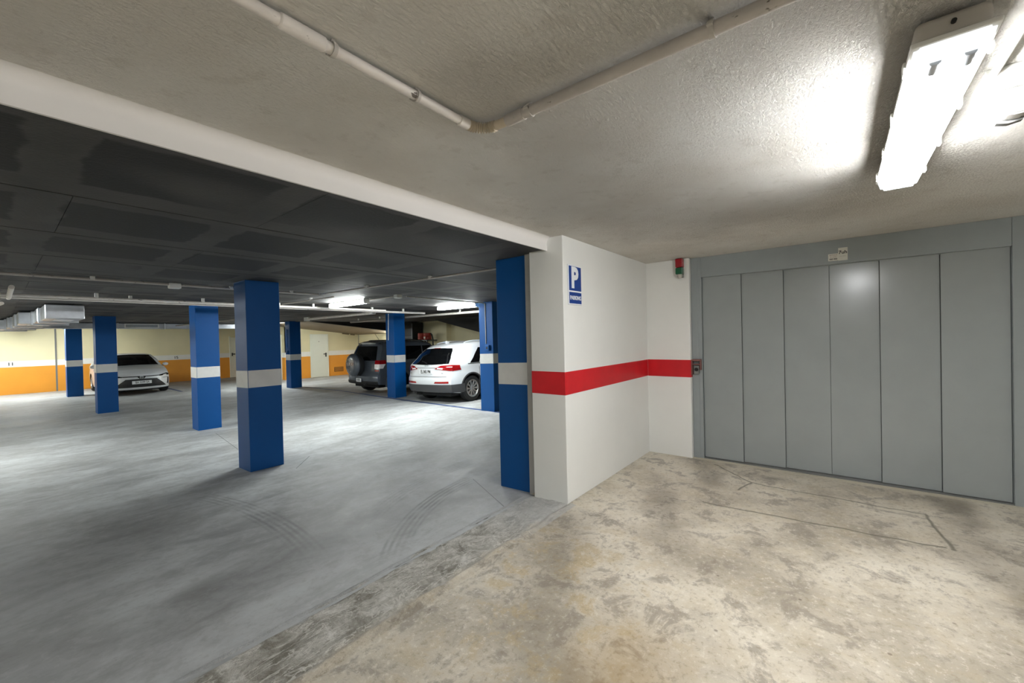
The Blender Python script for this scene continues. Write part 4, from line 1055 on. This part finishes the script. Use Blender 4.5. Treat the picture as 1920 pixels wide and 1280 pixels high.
for k in range(4):
    lathe('emblem_ring', [(0.026, -0.003), (0.031, -0.003), (0.031, 0.003), (0.026, 0.003)], M['chrome'], c1, axis='X', seg=20, closed=True,
          centre=tuple(A.rear(0.0, 0.985)+Vector((-0.006, 0.063-0.042*k, 0))))
text('badge', 'Q3', 0.055, M['chrome'], c1, (0.040, 0.62, 0.80), FACE_NX, 0.002, 0.001)
text('badge', 'TDI', 0.045, M['chrome'], c1, (0.055, -0.62, 0.79), FACE_NX, 0.002, 0.001)
for x in (0.86, 3.46):
    for sg in (1, -1): wheel(c1, x, sg, A.hw, car_wr, 0.225, 10)
    arch(A, 'arch_trim', x, car_wr+0.052, car_wr+0.085, M['cladding'], c1)
for y in (0.45, 0.53): tube('exhaust', [(-0.01+0.06, y, 0.275), (0.28, y, 0.275)], 0.034, M['bplast'], c1)
box('underbody', (0.25, -0.70, 0.18), (4.1, 0.70, 0.34), M['brake'], c1, 0.02)
mirrors(A, 0.63, 1.03, M['carwhite'], c1, M['bplast'])

# ---- dark grey off-roader with spare wheel
yd = 10.16
c2 = tag(empty('car', (4.12, yd, F2)), 'dark grey off-road SUV with a covered spare wheel on its tail', 'car')
car_wr = 0.355
B = Car(4.28, 1.80, 1.70, 1.03,
        ztop=[(0, 1.60), (0.03, 1.64), (0.12, 1.69), (0.42, 1.69), (0.56, 1.62), (0.64, 1.36), (0.715, 1.10), (0.80, 1.06), (0.95, 0.98), (1, 0.86)],
        xr=[(0.2, 0.12), (0.38, 0.02), (0.62, 0.0), (0.70, 0.07), (0.98, 0.09), (1.1, 0.12), (1.60, 0.30), (1.7, 0.34)],
        xf=[(0.2, -0.10), (0.45, 0.0), (0.75, -0.02), (0.95, -0.1), (1.7, -0.3)],
        zbot=[(0, 0.34), (0.15, 0.28), (0.9, 0.26), (1, 0.30)], tumble=0.26, plan=0.05, pe=8, rb=0.10, fb=0.22, edge=0.10)
B.body('body', M['cargrey'], c2, (0.86, 3.50), car_wr)
B.patch('rear_window', B.rear, [(-0.84, 1.09), (0.84, 1.09), (0.78, 1.54), (-0.78, 1.54)], M['glassd'], c2)
B.patch('spoiler', B.top, [(-0.01, -0.80), (0.06, -0.80), (0.06, 0.80), (-0.01, 0.80)], M['cargrey'], c2, off=0.035, n=(4, 8))
B.rears('tail_light', [(0.80, 0.98), (1.0, 0.98), (1.0, 1.10), (0.80, 1.10)], M['taillight'], c2, off=0.012, n=(4, 3))
B.rears('reversing_lamp', [(0.80, 0.84), (1.0, 0.84), (1.0, 0.98), (0.80, 0.98)], M['lampclear'], c2, off=0.012, n=(4, 3))
B.rears('reflector', [(0.82, 0.755), (0.97, 0.755), (0.97, 0.80), (0.82, 0.80)], M['taillight'], c2, off=0.012, n=(4, 2))
B.sides('tail_light', [(0.0, 0.98), (0.055, 0.99), (0.045, 1.10), (0.0, 1.10)], M['taillight'], c2, off=0.012, n=(4, 3))
B.sides('reversing_lamp', [(0.0, 0.84), (0.03, 0.84), (0.05, 0.98), (0.0, 0.98)], M['lampclear'], c2, off=0.012, n=(4, 3))
for (u0, u1, u2, u3) in ((0.085, 0.225, 0.225, 0.11), (0.255, 0.44, 0.435, 0.255), (0.455, 0.61, 0.55, 0.45)):
    B.sides('side_window', [(u0, 1.08), (u1, 1.08), (u2, 1.52), (u3, 1.52)], M['glassd'], c2, off=0.006)
B.patch('windshield', B.top, [(0.575, -0.88), (0.70, -0.92), (0.70, 0.92), (0.575, 0.88)], M['glassd'], c2)
for sg in (1, -1):
    tube('roof_rail', [tuple(B.top(u, sg*0.86)+Vector((0, 0, 0.03 if 0.1 < u < 0.5 else 0.0))) for u in (0.07, 0.11, 0.2, 0.3, 0.4, 0.48, 0.52)], 0.018, M['bplast'], c2)
sp = empty('spare_wheel', (0.0, 0.06, 0.96)); sp.parent = c2
lathe('cover', [(0.0, -0.275), (0.20, -0.270), (0.30, -0.255), (0.345, -0.225), (0.36, -0.19), (0.36, -0.15)], M['cargrey'], sp, axis='X', seg=44)
lathe('tyre', [(0.20, -0.16), (0.355, -0.16), (0.355, -0.02), (0.33, 0.02), (0.20, 0.02)], M['tyre'], sp, axis='X', seg=40, closed=True)
lathe('carrier', [(0.0, -0.10), (0.21, -0.10), (0.21, 0.12), (0.0, 0.12)], M['bplast'], sp, axis='X', seg=28)
text('lettering', 'SUZUKI', 0.105, M['chrome'], sp, (-0.278, 0.0, 0.03), FACE_NX, 0.003, 0.004, 1.05)
lathe('lock', [(0.0, -0.284), (0.02, -0.284), (0.02, -0.26)], M['chrome'], sp, axis='X', seg=16, centre=(0.01, 0.0, -0.20))
box('cover_crease', (-0.2745, -0.22, -0.115), (-0.262, 0.22, -0.109), M['bplast'], sp)
np_ = box('number_plate', (-0.035, -0.12, 0.415), (-0.012, 0.40-0.26, 0.535), M['plate'], c2, 0.003)
text('plate_text', '4780', 0.10, M['ink'], np_, (-0.0355, 0.01, 0.475), FACE_NX, 0.0008, 0.001, 0.85)
B.patch('lower_bumper', B.rear, [(-0.98, 0.345), (0.98, 0.345), (0.98, 0.44), (-0.98, 0.44)], M['bplast'], c2, off=0.014, n=(12, 3))
for x in (0.86, 3.50):
    for sg in (1, -1): wheel(c2, x, sg, B.hw, car_wr, 0.225, 5)
    arch(B, 'fender_flare', x, car_wr+0.052, car_wr+0.13, M['cargrey'], c2, off=0.035)
tube('tow_hook', [(0.02, -0.35, 0.36), (-0.06, -0.35, 0.36)], 0.03, M['bplast'], c2)
box('underbody', (0.25, -0.68, 0.22), (4.0, 0.68, 0.38), M['brake'], c2, 0.02)
tube('antenna', [tuple(B.top(0.12, 0.0)), tuple(B.top(0.12, 0.0)+Vector((-0.16, 0, 0.22)))], 0.006, M['bplast'], c2, 6)
B.sides('door_handle', [(0.27, 0.93), (0.325, 0.93), (0.325, 0.96), (0.27, 0.96)], M['cargrey'], c2, off=0.03, n=(4, 2))
mirrors(B, 0.60, 1.10, M['bplast'], c2, M['bplast'])

# ---- white sedan (nose towards the camera)
c3 = tag(empty('car', (0.06, 21.97, F2), (0, 0, -PI/2)), 'white sedan with a dark grille parked nose-out by the back wall', 'car')
car_wr = 0.32
D = Car(4.63, 1.78, 1.43, 0.93,
        ztop=[(0, 1.02), (0.08, 1.07), (0.16, 1.14), (0.30, 1.385), (0.42, 1.425), (0.52, 1.40), (0.60, 1.28), (0.745, 0.985), (0.80, 0.955), (0.92, 0.87), (0.975, 0.775), (1, 0.70)],
        xr=[(0.2, 0.12), (0.45, 0.0), (0.85, 0.03), (1.1, 0.12)],
        xf=[(0.16, -0.10), (0.26, -0.01), (0.38, 0.0), (0.52, -0.015), (0.62, -0.03), (0.70, -0.09), (1.0, -0.2)],
        zbot=[(0, 0.28), (0.12, 0.20), (0.9, 0.18), (1, 0.20)], tumble=0.46, plan=0.06, pe=8, rb=0.16, fb=0.42, edge=0.07)
D.body('body', M['carwhite'], c3, (0.96, 3.66), car_wr)
D.patch('windshield', D.top, [(0.545, -0.92), (0.742, -0.93), (0.742, 0.93), (0.545, 0.92)], M['glassd'], c3, n=(10, 10))
for (u0, u1, u2, u3) in ((0.20, 0.335, 0.335, 0.275), (0.345, 0.485, 0.475, 0.345), (0.495, 0.70, 0.585, 0.485)):
    D.sides('side_window', [(u0, 0.975), (u1, 0.975), (u2, 1.29), (u3, 1.27)], M['glassd'], c3, off=0.006)
D.fronts('upper_grille', [(-0.72, 0.640), (0.72, 0.640), (0.72, 0.662), (-0.72, 0.662)], M['bplast'], c3, both=False, off=0.006, n=(16, 2))
D.fronts('emblem_panel', [(-0.075, 0.575), (0.075, 0.575), (0.15, 0.655), (-0.15, 0.655)], M['bplast'], c3, both=False, off=0.008, n=(4, 4))
lathe('emblem', [(0.040, -0.004), (0.052, -0.004), (0.052, 0.004), (0.040, 0.004)], M['chrome'], c3, axis='X', seg=24, closed=True, centre=tuple(D.front(0, 0.622)+Vector((0.012, 0, 0))))
lathe('emblem', [(0.018, -0.004), (0.026, -0.004), (0.026, 0.004), (0.018, 0.004)], M['chrome'], c3, axis='X', seg=20, closed=True, centre=tuple(D.front(0, 0.628)+Vector((0.012, 0, 0))))
D.fronts('head_light', [(0.60, 0.632), (1.0, 0.640), (1.0, 0.715), (0.60, 0.662)], M['glassd'], c3, off=0.008, n=(8, 3))
D.fronts('lamp_reflector', [(0.70, 0.630), (0.88, 0.640), (0.90, 0.672), (0.78, 0.662)], M['lampclear'], c3, off=0.011, n=(4, 2))
D.sides('head_light', [(0.93, 0.66), (1.0, 0.645), (1.0, 0.695), (0.93, 0.72)], M['glassd'], c3, off=0.008, n=(5, 3))
D.fronts('lower_grille', [(-0.86, 0.285), (0.86, 0.285), (0.50, 0.56), (-0.50, 0.56)], M['bplast'], c3, both=False, off=0.008, n=(18, 6), bow=(-0.01, 0, 0.01, 0))
for k in range(4):
    z = 0.325+0.05*k; h = 0.74-0.06*k
    D.fronts('grille_bar', [(-h, z), (h, z), (h, z+0.012), (-h, z+0.012)], M['bplast'], c3, both=False, off=0.013, n=(14, 1))
D.fronts('bumper_lip', [(-0.97, 0.245), (0.97, 0.245), (0.95, 0.282), (-0.95, 0.282)], M['carwhite'], c3, both=False, off=0.035, n=(18, 2))
D.fronts('fog_trim', [(0.90, 0.34), (0.96, 0.32), (0.97, 0.56), (0.93, 0.56)], M['bplast'], c3, off=0.006, n=(3, 5))
D.fronts('fog_trim', [(0.72, 0.555), (0.95, 0.565), (0.95, 0.575), (0.72, 0.565)], M['bplast'], c3, off=0.006, n=(5, 1))
np_ = box('number_plate', (4.625, -0.26, 0.395), (4.652, 0.26, 0.505), M['plate'], c3, 0.003)
text('plate_text', 'BA 5299 EA', 0.105, M['ink'], np_, (4.6525, 0.01, 0.45), (PI/2, 0, PI/2), 0.0008, 0.001, 0.72)
mirrors(D, 0.70, 0.95, M['carwhite'], c3, M['bplast'])
D.sides('door_handle', [(0.36, 0.82), (0.41, 0.82), (0.41, 0.845), (0.36, 0.845)], M['carwhite'], c3, off=0.025, n=(4, 2))
D.sides('door_handle', [(0.50, 0.82), (0.55, 0.82), (0.55, 0.845), (0.50, 0.845)], M['carwhite'], c3, off=0.025, n=(4, 2))
for x in (0.96, 3.66):
    for sg in (1, -1): wheel(c3, x, sg, D.hw, car_wr, 0.21, 5)
box('underbody', (0.3, -0.68, 0.14), (4.3, 0.68, 0.30), M['brake'], c3, 0.02)
